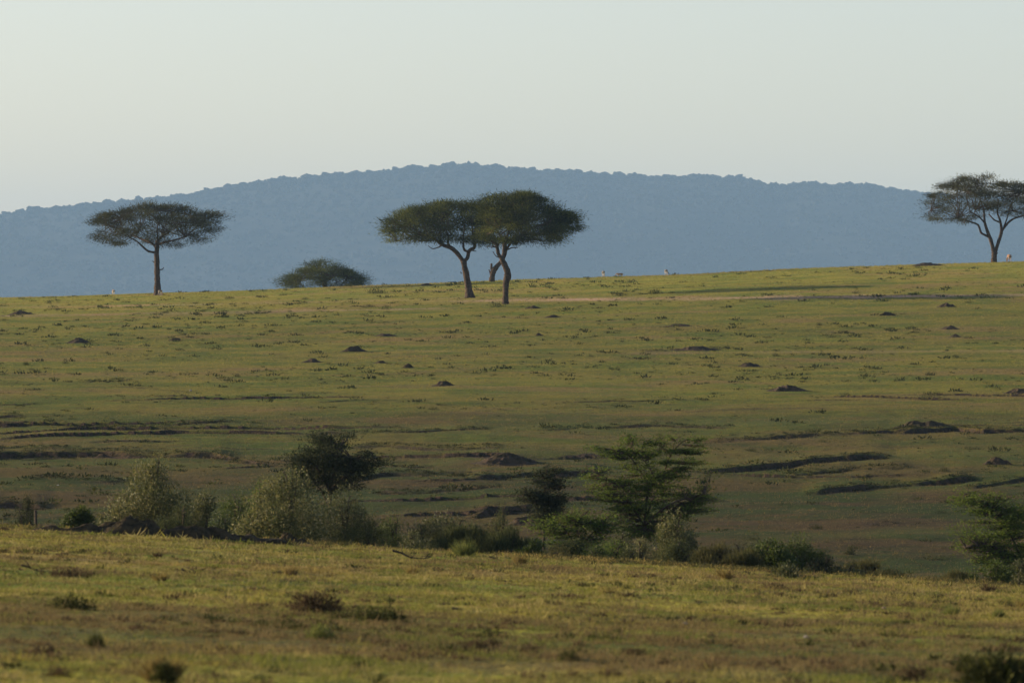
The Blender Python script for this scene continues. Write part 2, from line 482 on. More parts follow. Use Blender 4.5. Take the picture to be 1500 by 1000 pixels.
def tube_arrays(pts, rad, sides=7, seed=0, rough=.12):
    pts = np.asarray(pts, float); rad = np.asarray(rad, float)
    # resample smoothly
    if len(pts) > 2:
        t = np.arange(len(pts)); tt = np.linspace(0, len(pts)-1, (len(pts)-1)*4+1)
        pts = np.stack([smooth_interp(tt, t, pts[:, k]) for k in range(3)], -1); rad = np.interp(tt, t, rad)
    n = len(pts); tan = unit(np.gradient(pts, axis=0))
    ref = np.array([0.3, 1, 0.1]); a = unit(np.cross(tan, ref)); b = np.cross(tan, a)
    rg = np.random.default_rng(seed)
    V = []; ang = np.linspace(0, 2*pi, sides, endpoint=False)
    lobes = 1+rough*np.sin(ang*2+rg.uniform(0, 6))+rough*.7*np.sin(ang*3+rg.uniform(0, 6))
    for i in range(n):
        rr = rad[i]*lobes*(1+rough*.6*rg.standard_normal(sides))
        V.append(pts[i]+np.outer(np.cos(ang)*rr, a[i])+np.outer(np.sin(ang)*rr, b[i]))
    V = np.concatenate(V)
    Fq = []
    for i in range(n-1):
        for j in range(sides):
            k = (j+1) % sides
            Fq.append([i*sides+j, i*sides+k, (i+1)*sides+k, (i+1)*sides+j])
    V = np.concatenate([V, pts[:1], pts[-1:]])
    c0, c1 = n*sides, n*sides+1
    for j in range(sides):                                # closed ends as thin quads
        k = (j+1) % sides
        Fq.append([c0, k, j, c0] if False else [j, c0, c0, k][:1]+[c0, k, k] if False else [j, c0, k, k])
    return V, np.array(Fq), n, sides

def tubes_mesh(name, tubes, smooth=True):
    """tubes: list of (pts, radii[, sides]) joined in one mesh"""
    import bmesh
    Vs = []; Fs = []; off = 0; caps = []
    for i, t in enumerate(tubes):
        sides = t[2] if len(t) > 2 else 6
        V, Fq, n, s = tube_arrays(t[0], t[1], sides, seed=i+len(tubes)*7)
        V = V[:-2]; Fq = Fq[:-s]
        Vs.append(V); Fs += [list(q+off) for q in Fq]
        Fs.append([off+j for j in range(s)][::-1]); Fs.append([off+(n-1)*s+j for j in range(s)])
        off += len(V)
    me = bpy.data.meshes.new(name)
    me.from_pydata([tuple(v) for v in np.concatenate(Vs)], [], [tuple(int(a) for a in f) for f in Fs])
    me.polygons.foreach_set('use_smooth', np.full(len(me.polygons), smooth, bool)); me.update()
    return me

def cat_mesh(name, parts):
    Vs, Fs, Ts, off = [], [], [], 0
    for V, Fq, T in parts:
        Vs.append(V); Fs.append(Fq+off); Ts.append(T); off += len(V)
    return mesh_np(name, np.concatenate(Vs), np.concatenate(Fs), 4, False, {'tint': np.concatenate(Ts)})

# ------------------------------------------------------------------ umbrella acacias
def umbrella(name_label, base, y, trunk, limbs, top, bot, mat, n_pads=150, n_leaf=330, depth=.85, seed=1, dead=(), group=None, pad=1.0, gap=0.22,
             kind='umbrella_acacia', cat='tree', bark='bark'):
    """trunk/limbs: lists of (px,row,radius_px[,depth_m]); top/bot: crown outline in photo pixels"""
    rg = np.random.default_rng(seed)
    s = y/F; bx = (base[0]-750)*s; bz = Hs(bx, y)-0.08
    root = empty(kind, (bx, y, bz), name_label, cat, group)
    def loc(p, d=0.0): return np.array([(p[0]-base[0])*s, d, (base[1]-p[1])*s])
    tp = [loc(p, p[3] if len(p) > 3 else 0) for p in trunk]; tr = [p[2]*s for p in trunk]
    tp[0][2] -= .3
    # root flare
    tp.insert(1, tp[0]*.75+tp[1]*.25+np.array([0, 0, .28])); tr[0] *= 1.25; tr.insert(1, tr[0]*.88)
    obj('trunk', tubes_mesh('trunk', [(tp, tr, 12)]), M[bark], root)
    ends = []
    for L_ in limbs:
        lp = [loc(p, p[3] if len(p) > 3 else 0) for p in L_]; lr = [p[2]*s for p in L_]
        obj('limb', tubes_mesh('limb', [(lp, lr, 8)]), M[bark], root)
        ends.append((lp[-1], lr[-1]))
    ends.append((tp[-1], tr[-1]))
    for L_ in dead:
        lp = [loc(p, p[3] if len(p) > 3 else 0) for p in L_]; lr = [p[2]*s for p in L_]
        obj('dead_branch', tubes_mesh('dead_branch', [(lp, lr, 6)]), M[bark], root)
    x0, x1 = top[0][0], top[-1][0]; cx = (x0+x1)/2; hw = (x1-x0)/2
    tx = [p[0] for p in top]; tz = [p[1] for p in top]; bxp = [p[0] for p in bot]; bzp = [p[1] for p in bot]
    oj = lambda p_, k_: 5.0*float(fbm(np.array(p_), np.array(k_*7.7+seed), 12, 3, seed+k_))+1.2
    pads = []
    while len(pads) < n_pads*1.25:
        a, b = rg.uniform(-1, 1, 2)
        if a*a+b*b > 1: continue
        r = math.sqrt(a*a+b*b)
        pxx = cx+a*hw*.905
        t = np.interp(pxx, tx, tz)+oj(pxx, 1); bo = np.interp(pxx, bxp, bzp)+oj(pxx, 2)*.7
        mid = (t+bo)/2
        fall = 1-0.55*b*b
        tt = mid-(mid-t)*fall; bb = mid+(bo-mid)*fall
        v = rg.beta(1.3, 1.0) if r < .75 else rg.uniform(.15, .95)
        row = bb+(tt-bb)*v
        rowm = 2.6*pad                                  # keep the pad inside the outline
        row = min(max(row, t+rowm), bo-rowm*.7)
        if gap > 0 and fbm(np.array(pxx), np.array(row*1.6+b*30), 8, 2, seed) < -0.42+gap: continue
        pads.append((loc((pxx, row), b*hw*s*depth), v, r))
    for i in range(int(n_pads*.45)):                    # rim pads that carry the outline
        a = rg.uniform(-1, 1); pxx = cx+a*hw*.93; t = np.interp(pxx, tx, tz)+oj(pxx, 1); bo = np.interp(pxx, bxp, bzp)+oj(pxx, 2)*.7
        up_ = rg.uniform() < .62
        row = t+rg.uniform(1.2, 4.5) if up_ else bo-rg.uniform(.8, 3.5)
        row = min(max(row, t+1.2), bo-.8)
        lim = math.sqrt(max(0.02, 1-a*a))
        pads.append((loc((pxx, row), rg.uniform(-.45, .45)*lim*hw*s*depth), .9 if up_ else .15, abs(a)))
    # secondary branches
    tubes = []; C0 = np.array([p[0] for p in pads])
    hubs = C0[rg.choice(len(C0), 16, replace=False)]
    hubs[:, 2] -= .35
    E = np.array([e[0] for e in ends])
    for h in hubs:
        k = int(np.argmin(np.linalg.norm((E-h)*[1, .8, .6], axis=1))); st = ends[k][0]; r0 = min(ends[k][1], .13)
        m1 = st*.55+h*.45+np.array([0, 0, rg.uniform(-.1, .25)])+rg.normal(0, .18, 3)
        tubes.append(([st, m1, h], [r0*.9, r0*.6, .035], 5))
    for c in C0:
        k = int(np.argmin(np.linalg.norm(hubs-c, axis=1))); h = hubs[k]
        m1 = h*.5+c*.5+rg.normal(0, .12, 3)
        tubes.append(([h, m1, c], [.035, .024, .012], 4))
    obj('branches', tubes_mesh('branches', tubes), M[bark], root)
    parts = []
    cen = loc((cx, 0)); 
    for c, v, r in pads:
        n = int(n_leaf*rg.uniform(.30, 1.0)*.66); pr = rg.uniform(.5, 1.1)*pad
        q = rg.standard_normal((n, 3))*[.62, .62, .55]
        q *= [pr, pr, pr*.40]
        out_ = c-[cen[0], 0, c[2]]; out_ = out_/(np.linalg.norm(out_)+1e-6)
        D = unit(unit(q+1e-5)*.5+out_*.75*min(1, r+.1)+np.array([0, 0, .5 if v > .45 else -.2])+rg.standard_normal((n, 3))*.45)
        P = c+q
        T = np.clip(rg.uniform(0, .4)+(.55 if rg.uniform() < .16 else 0)+rg.uniform(0, .4, n)*(rg.uniform(0, 1) < .6), 0, 1)
        parts.append(leaves(P, D, rg.uniform(.12, .38, n), rg.uniform(.025, .055, n), T))
    obj('crown', cat_mesh('crown', parts), M[mat], root)
    return root

umbrella('flat-topped acacia with one straight trunk at the left end of the ridge', (231, 428.5), 606,
    [(231, 429, 6.0), (230.5, 408, 4.8), (230, 388, 4.3), (229.5, 368, 4.0), (230, 354, 3.8), (231, 347, 3.0)],
    [[(228, 365, 2.0), (218, 363, 1.8), (209, 356, 1.5), (200, 348, 1.2), (190, 343, .9)],
     [(229, 357, 2.2), (221, 350, 1.9), (207, 345, 1.4, .8), (192, 338, 1., 1.5)],
     [(231, 353, 2.2), (240, 350, 1.8, -.6), (255, 347, 1.4, -1.2), (272, 342, 1., -1.5)],
     [(230, 352, 2.2), (234, 343, 1.8, 1.0), (246, 334, 1.2, 2.4)]],
    [(126, 328), (136, 322), (152, 312), (160, 306), (180, 301), (204, 295), (232, 297), (250, 293.5), (268, 297), (290, 305), (310, 301), (324, 309), (334, 322)],
    [(126, 341), (140, 346), (166, 352), (196, 352), (215, 349), (240, 352), (262, 354), (285, 350), (306, 340), (320, 333), (334, 330)],
    'acacia', 170, 330, seed=3, dead=[[(234, 390, 1.0), (238, 389, .8), (240, 386, .5)], [(227, 380, .9), (223, 377, .5)]],
    group='umbrella acacias on the ridge')

umbrella('flat-topped acacia with forked trunk leaning left, left one of the close pair', (687, 427), 520,
    [(688, 427, 7.6), (686.5, 414, 5.8), (684, 398, 5.0), (681, 382, 4.8), (678.5, 371, 4.6)],
    [[(679, 373, 3.8), (672, 363, 3.5), (660, 352, 3.3), (648, 348, 2.8), (639, 341, 2.2), (628, 335, 1.5)],
     [(660, 352, 2.0), (656, 345, 1.8), (657, 336, 1.5)], [(650, 348, 1.7), (645, 340, 1.5, .8), (644, 331, 1.2, 1.4)],
     [(680, 371, 3.4), (684.5, 367, 3.0), (687, 357, 2.8), (695, 351, 2.6), (695, 345, 2.2), (692, 336, 1.6)],
     [(687, 358, 2.2), (681, 356, 2.0), (678.6, 349, 1.7), (679, 338, 1.3)]],
    [(560, 326), (568, 311), (584, 299.5), (600, 295), (617, 291.5), (634, 289), (650, 287), (681, 284), (703, 285), (716, 291), (728, 304)],
    [(560, 339), (572, 344), (590, 343), (612, 338), (639, 338), (655, 343), (672, 343), (694, 344), (711, 343), (728, 336)],
    'acacia_green', 160, 380, seed=5,
    dead=[[(648, 348, 1.2), (641, 352, 1.0), (634, 353.5, .8), (627, 349, .5)], [(690, 356, 1.0), (698, 357, .5)], [(676, 390, 1.), (674.5, 387, .5)], [(640, 341, 1.2), (622, 342, .9), (613, 342, .5)]],
    group='umbrella acacias on the ridge')

umbrella('flat-topped acacia with knobbly upright trunk, nearest and right one of the close pair', (740.5, 440), 492,
    [(740, 441, 5.2), (740.5, 425, 4.5), (741, 408, 4.8), (743.8, 396, 6.0), (741, 386, 4.6), (737, 377, 4.2), (734.5, 371, 4.0)],
    [[(735, 372, 3.2), (730, 365, 2.9), (727, 352, 2.6), (720, 346, 2.0), (713, 338, 1.3)],
     [(736, 373, 3.2), (739.5, 366, 2.9), (740, 355, 2.7), (741.5, 344, 2.2), (745, 334, 1.4)],
     [(740, 363, 2.2), (745.5, 353, 1.9), (753, 345, 1.5), (764, 337, 1.1)],
     [(728, 356, 2.0), (732, 346, 1.7, 1), (734, 336, 1.2, 2)]],
    [(696, 318), (703, 296), (711, 284), (722, 281), (738, 279), (750, 282), (765, 278.5), (778, 278), (790, 282), (800, 290), (808, 299), (820, 303), (830, 303), (842, 311), (848, 319)],
    [(696, 334), (712, 343), (738, 346), (760, 347), (782, 346), (804, 347), (816, 343), (824, 336), (836, 329), (848, 324)],
    'acacia_green', 165, 400, seed=8,
    dead=[[(744, 359, 1.1), (751, 356, .9), (759, 356, .5)], [(729, 358, 1.1), (722, 354, .9), (713, 355, .5)], [(733, 371, 1.1), (727, 369, .9), (722, 362, .5)],
          [(742, 387, 2.0), (745, 384, 1.0)], [(727, 355, .9), (719, 356, .5)], [(832, 312, .8), (841, 316, .6), (849, 317, .3)]],
    group='umbrella acacias on the ridge')

umbrella('acacia with broken stub and trunk leaning right, standing behind the close pair', (720.5, 413), 606,
    [(720, 415, 4.8), (721, 404, 4.2), (723, 396, 4.4), (729, 388, 3.6), (736, 379, 3.3), (738.5, 366, 3.0), (738, 352, 2.6)],
    [[(738.5, 356, 2.0), (733, 345, 1.6), (726, 335, 1.2)], [(738, 354, 2.0), (744, 342, 1.6), (752, 332, 1.2)]],
    [(705, 325), (712, 312), (730, 304), (752, 302), (770, 308), (780, 322)],
    [(705, 332), (720, 340), (750, 342), (772, 338), (780, 330)],
    'acacia', 60, 260, seed=12, dead=[[(722, 398, 2.6), (719.5, 392, 2.2), (720, 385, 1.4)], [(719, 401, 1.6), (716, 394, .8)]],
    group='umbrella acacias on the ridge')

umbrella('open-crowned acacia with trunk forked low at the right end of the ridge', (1456, 385), 610,
    [(1455.6, 386, 4.8), (1456, 376, 4.4), (1456.8, 368, 4.8)],
    [[(1456, 370, 3.6), (1452, 353.5, 3.2), (1447, 340, 2.6), (1442, 323, 2.0), (1441, 308, 1.4), (1436, 292, .9)],
     [(1448, 346, 2.0), (1437, 340, 1.8), (1433, 329, 1.6), (1421, 324, 1.2), (1404, 319, .9)],
     [(1457, 370, 3.3), (1462.4, 353.5, 2.8), (1467, 337, 2.4), (1465, 323, 1.8), (1461, 309, 1.3), (1462, 290, .9)],
     [(1467, 338, 2.1), (1472, 331, 1.9), (1482, 321, 1.5), (1498, 315, 1.2), (1520, 308, .9)],
     [(1465, 325, 1.5), (1456, 321, 1.3), (1450, 313, 1.0, 1)], [(1444, 328, 1.5), (1434, 318, 1.2, -.8), (1420, 310, .9, -1.6)],
     [(1470, 333, 1.4), (1476, 316, 1.1), (1480, 300, .8)]],
    [(1352, 304), (1358, 292), (1364, 285), (1376, 273), (1398, 264), (1415, 258), (1433, 260), (1441, 254), (1449, 256), (1454, 263), (1471, 264), (1480, 268), (1499, 268), (1520, 272), (1542, 284), (1560, 303)],
    [(1352, 318), (1376, 321), (1395, 322), (1414, 324), (1428, 318), (1445, 311), (1461, 309), (1480, 314), (1500, 318), (1530, 318), (1560, 314)],
    'acacia', 210, 270, seed=21, gap=.12, pad=.9, group='umbrella acacias on the ridge')

# dome bush just behind the ridge
umbrella('rounded dark acacia bush showing low on the ridge between the left tree and the pair', (476, 424), 640,
    [(476, 424, 3.2), (476, 414, 2.6), (477, 405, 2.0)],
    [[(476, 416, 2), (462, 408, 1.5), (444, 410, 1)], [(477, 414, 2), (492, 406, 1.5), (512, 409, 1)], [(476, 412, 1.8), (470, 400, 1.4), (468, 392, .9)]],
    [(407, 415), (420, 409), (430, 401), (441, 397), (452, 393), (453, 386), (466, 384), (480, 385), (494, 388), (498, 394), (513, 397), (524, 405), (533, 404), (541, 411)],
    [(407, 417), (420, 421), (440, 425), (476, 427), (500, 426), (520, 422), (532, 419), (541, 415)],
    'acacia_green', 120, 300, seed=31, kind='acacia_bush', cat='bush')

# ------------------------------------------------------------------ layered young acacias in the gully
def layered(label, basep, y, stems, pads, mat='acacia_young', n_leaf=420, seed=1, bark='bark', kind='young_acacia', group=None, twig=.0065):
    rg = np.random.default_rng(seed); s = y/F
    bx = (basep[0]-750)*s; bz = Hs(bx, y); root = empty(kind, (bx, y, bz), label, 'tree', group)
    def loc(p, d=0.): return np.array([(p[0]-basep[0])*s, d, -(p[1]-500)*s-bz])
    pts_all = []
    tr0 = [loc(stems[0][0])]
    b0 = np.array([loc(stems[0][0])[0]*.6, 0, -.15])
    obj('trunk', tubes_mesh('trunk', [([b0, tr0[0]*[1, 1, .6], tr0[0]], [stems[0][0][2]*s*1.2, stems[0][0][2]*s*1., stems[0][0][2]*s*.85], 9)]), M[bark], root)
    for st in stems:
        lp = [loc(p, p[3] if len(p) > 3 else 0) for p in st]
        obj('limb', tubes_mesh('limb', [(lp, [p[2]*s*.75 for p in st], 7)]), M[bark], root)
        for a, b in zip(lp[:-1], lp[1:]):
            for t in (0, .33, .66, 1): pts_all.append(a*(1-t)+b*t)
    PA = np.array(pts_all); tubes = []; parts = []
    allp = []
    for p in pads:
        allp.append(p)
        for q_ in range(5): allp.append((p[0]+rg.uniform(-1.0, 1.0)*p[2], p[1]+rg.uniform(-17, 17), p[2]*rg.uniform(.25, .7), 4))
    for p in allp:
        hwid = p[2]*s; th = (p[3] if len(p) > 3 else 5)*s
        for rep in range(1):
            dep = rg.uniform(-.9, .9)*max(hwid*.9, .5)
            c = loc((p[0]+rg.uniform(-.25, .25)*p[2]*rep, p[1]+rep*rg.uniform(-3, 3)), dep)
            below = PA[PA[:, 2] < c[2]+.05]
            if len(below) == 0: below = PA
            k = int(np.argmin(np.linalg.norm((below-c)*[1, .7, 1.3], axis=1))); st = below[k]
            nsub = 5
            for j in range(nsub):
                e = c+np.array([rg.uniform(-1, 1)*hwid, rg.uniform(-1, 1)*hwid*.7, rg.uniform(-.5, .5)*th])
                m1 = st*.45+e*.55+np.array([0, 0, -.03])+rg.normal(0, .03, 3)
                tubes.append(([st, m1, e], [twig*1.7, twig, twig*.5], 4))
                n = int(n_leaf/nsub*.23*rg.uniform(.3, 1.3))
                dirv = unit(e-st); t = rg.uniform(0, 1, n)
                P = m1*(1-t[:, None])+e*t[:, None]+rg.normal(0, 1, (n, 3))*[.13, .13, .03]
                D = unit(rg.standard_normal((n, 3))*[1, 1, .35]+dirv*.6)
                parts.append(leaves(P, D, rg.uniform(.045, .10, n), rg.uniform(.014, .03, n), np.clip(rg.uniform(0, .6)+rg.uniform(-.1, .4, n), 0, 1)))
    obj('branches', tubes_mesh('branches', tubes), M[bark], root)
    obj('crown', cat_mesh('crown', parts), M[mat], root)
    return root

def cx8(X, Y): return (680+X/3.75, 620+Y/3.75)
P8 = [(770, 140, 70), (880, 105, 45), (985, 195, 85), (1265, 98, 65), (1170, 205, 80), (1100, 262, 70), (745, 250, 85), (890, 292, 95), (860, 345, 100),
      (1240, 372, 105), (1300, 462, 85), (900, 400, 95), (1010, 378, 95), (1110, 335, 90), (890, 432, 80), (840, 565, 105), (1320, 420, 70), (1230, 480, 80),
      (720, 330, 55), (1060, 160, 60), (1000, 300, 70), (1180, 300, 80), (1290, 210, 60), (930, 350, 70), (1130, 400, 80), (980, 140, 50), (830, 180, 60), (1120, 100, 45), (760, 385, 60), (1060, 430, 80), (900, 510, 90), (1060, 510, 90), (960, 570, 90), (1120, 560, 80), (850, 490, 60), (1180, 530, 60), (1000, 620, 80), (880, 600, 80)]
layered('tall spreading young acacia with bare grey branches in the middle of the gully', (944, 790), 139,
    [[(944, 770, 3.2), (946, 745, 2.8), (949, 713, 2.2), (936, 687, 1.8), (915, 663, 1.3), (878, 655, .8)],
     [(944, 768, 2.8), (955, 735, 2.4, .3), (971, 700, 1.9, .5), (984, 665, 1.4, .4), (1008, 644, .9, .3), (1028, 645, .6, .3)],
     [(943, 768, 2.6), (928, 745, 2.0, -.3), (907, 713, 1.5, -.4), (880, 695, 1.1, -.4), (858, 685, .7, -.4)],
     [(945, 770, 2.5), (965, 748, 2.0, -.4), (990, 733, 1.5, -.6), (1030, 722, .8, -.7)],
     [(948, 725, 2.0), (958, 700, 1.6, -.3), (944, 675, 1.2, -.2), (926, 655, .9, 0)],
     [(984, 668, 1.0, .4), (970, 655, .8, .3), (955, 648, .5, .3)], [(986, 662, 1.0, .4), (990, 645, .7, .4), (1005, 636, .5, .4)]],
    [(*cx8(a, b), c/3.75, 7) for a, b, c in P8], n_leaf=560, seed=41, bark='bark')
P8b = [(440, 285, 40), (490, 300, 50), (470, 330, 65), (400, 368, 80), (510, 352, 45), (430, 400, 85), (380, 425, 60), (490, 430, 70), (460, 465, 70), (420, 345, 50), (505, 400, 40), (345, 412, 35), (450, 500, 60), (410, 470, 50), (500, 500, 50), (450, 530, 60)]
layered('small dark thorny acacia standing alone left of the tall spreading one', (797, 775), 146,
    [[(797, 768, 2.4), (798, 745, 2.0), (798, 720, 1.4), (801, 698, .8)], [(797, 755, 1.6), (812, 732, 1.1, .2), (820, 715, .7, .2)],
     [(797, 750, 1.6), (782, 732, 1.1, -.2), (770, 725, .7, -.2)]],
    [(*cx8(a, b), c/3.75*.75, 7) for a, b, c in P8b], mat='dark_leaf', n_leaf=620, seed=43, bark='bark_dark')
P8c = [(560, 500, 70), (660, 520, 80), (600, 560, 90), (700, 560, 70), (450, 600, 80), (560, 620, 90), (720, 620, 60), (820, 570, 70), (420, 570, 60), (520, 545, 60), (640, 600, 60), (760, 530, 60)]
layered('low thin-branched acacia in the gully below the small dark one', (850, 815), 130,
    [[(850, 812, 2.0), (856, 795, 1.7), (868, 780, 1.2), (876, 770, .8)], [(850, 810, 1.6), (838, 790, 1.2, .2), (826, 776, .9, .3), (806, 768, .6, .3)],
     [(854, 800, 1.4), (846, 780, 1., -.2), (842, 762, .7, -.2)]],
    [(*cx8(a, b), c/3.75, 8) for a, b, c in P8c], mat='acacia_young', n_leaf=420, seed=45)
def cx1(X, Y): return (1052+X/3.26, 680+Y/3.26)
P1 = [(1190, 130, 60), (1250, 175, 70), (1310, 200, 80), (1400, 190, 70), (1260, 225, 80), (1350, 260, 90), (1450, 250, 80), (1200, 325, 70), (1300, 330, 90), (1400, 330, 90),
      (1300, 380, 90), (1240, 400, 80), (1420, 390, 90), (1480, 300, 80), (1500, 200, 70), (1560, 260, 90), (1580, 350, 90), (1640, 300, 80), (1480, 430, 70), (1540, 170, 70), (1350, 420, 70), (1300, 455, 80), (1400, 470, 90), (1230, 450, 60), (1470, 500, 80), (1550, 440, 90), (1360, 505, 70)]
layered('dark flat-branched acacia cut by the right edge of the photo', (1508, 860), 128,
    [[(1503, 840, 3.4), (1494, 815, 2.8), (1484, 790, 2.2), (1466, 765, 1.6), (1440, 742, 1.1), (1412, 724, .7)],
     [(1503, 838, 2.8), (1510, 800, 2.2, .2), (1520, 765, 1.6, .3), (1536, 740, 1.0, .3)], [(1495, 818, 2.0), (1470, 805, 1.5, -.3), (1440, 796, 1.1, -.4), (1412, 800, .7, -.5)]],
    [(*cx1(a, b), c/3.26, 8) for a, b, c in P1], mat='acacia_young', n_leaf=600, seed=47, bark='bark_dark')

# ------------------------------------------------------------------ shrubs
def shrub(label, px, top, y, hw, mat, style='broad', n=2600, seed=1, group='bushes growing along the gully', bark='bark_dark', kind='gully_bush', leaf=.085, lobes=9, stems=5, base_row=None):
    rg = np.random.default_rng(seed); s = y/F
    bx = (px-750)*s; bz = Hs(bx, y); hgt = -(top-500)*s-bz
    if base_row is not None: bz = Hs(bx, y)
    W = hw*s*1.28; vis = min(hgt, max(.3, (776+86*px/1500+14-top)*s))
    if y > 150: vis = hgt
    lobes = int(lobes*2.4); n = int(n*2.9); leaf *= .78
    root = empty(kind, (bx, y, bz), label, 'bush', group)
    cs = []
    for i in range(lobes):
        a = rg.uniform(0, 2*pi); r = math.sqrt(rg.uniform(0, 1))*.78
        rh = vis*rg.uniform(.17, .27); rw = W*rg.uniform(.26, .42)
        topz = hgt-vis*.62*r**1.7
        cz = topz-rh-(vis*1.1)*rg.uniform(0, 1)**1.3*(.95 if i % 3 else .1)
        if i == 0: a, r, cz = 0, 0.1, hgt-rh
        cs.append((np.array([math.cos(a)*r*W, math.sin(a)*r*W*.8, max(cz, .25*vis)]), rw, rh))
    tubes = []
    for c, rw, rh in cs[:max(stems, 3)]:
        b = np.array([rg.uniform(-.1, .1)*W, rg.uniform(-.1, .1)*W, -.1])
        tubes.append(([b, b*.5+c*.5+rg.normal(0, .06, 3), c+[0, 0, rh*.3]], [.022, .015, .008], 5))
        for k in range(5):
            e = c+unit(rg.standard_normal(3))*[rw, rw, rh]*.9
            tubes.append(([c*.75+b*.25, c*.4+e*.6, e], [.018, .012, .005], 4))
    obj('stem', tubes_mesh('stem', tubes), M[bark], root)
    parts = []
    per = n//lobes
    for c, rw, rh in cs:
        q = unit(rg.standard_normal((per, 3)))*rg.uniform(0, 1, (per, 1))**.38
        lump = 1+.28*np.sin(q[:, 0]*7+c[0]*9)*np.cos(q[:, 1]*6+c[2]*5)
        P = c+q*[rw, rw, rh]*lump[:, None]
        P[:, 2] = np.maximum(P[:, 2], .02)
        if style == 'broad':
            D = unit(q*.6+[0, 0, .35]+rg.standard_normal((per, 3))*.6); ln = rg.uniform(.6, 1.3, per)*leaf; wd = ln*.42
        elif style == 'fine':
            D = unit(q*.5+rg.standard_normal((per, 3))); ln = rg.uniform(.5, 1.2, per)*leaf; wd = ln*.3
        else:   # reedy
            D = unit(np.array([0, 0, 1.3])+q*.3+rg.standard_normal((per, 3))*.28); ln = rg.uniform(1.2, 3.2, per)*leaf; wd = np.full(per, leaf*.22)
        T = np.clip(rg.uniform(-.1, .4)+rg.uniform(0, .3, per)+.75*(rg.uniform(0, 1, per) < .16), 0, 1)
        parts.append(leaves(P, D, ln, wd, T))
    # loose outer sprays
    m = per
    k = rg.integers(0, lobes, m); c = np.array([cs[i][0] for i in k]); rr = np.array([[cs[i][1], cs[i][1], cs[i][2]] for i in k])
    q = unit(rg.standard_normal((m, 3)))*rg.uniform(.9, 1.3, (m, 1))
    P = c+q*rr; D = unit(unit(q)*.8+[0, 0, .5]+rg.standard_normal((m, 3))*.4)
    ln = rg.uniform(.7, 1.4, m)*leaf*(2 if style == 'reed' else 1)
    parts.append(leaves(P, D, ln, ln*(.12 if style == 'reed' else .35), rg.uniform(0, 1, m)))
    obj('foliage', cat_mesh('foliage', parts), M[mat], root)
    return root

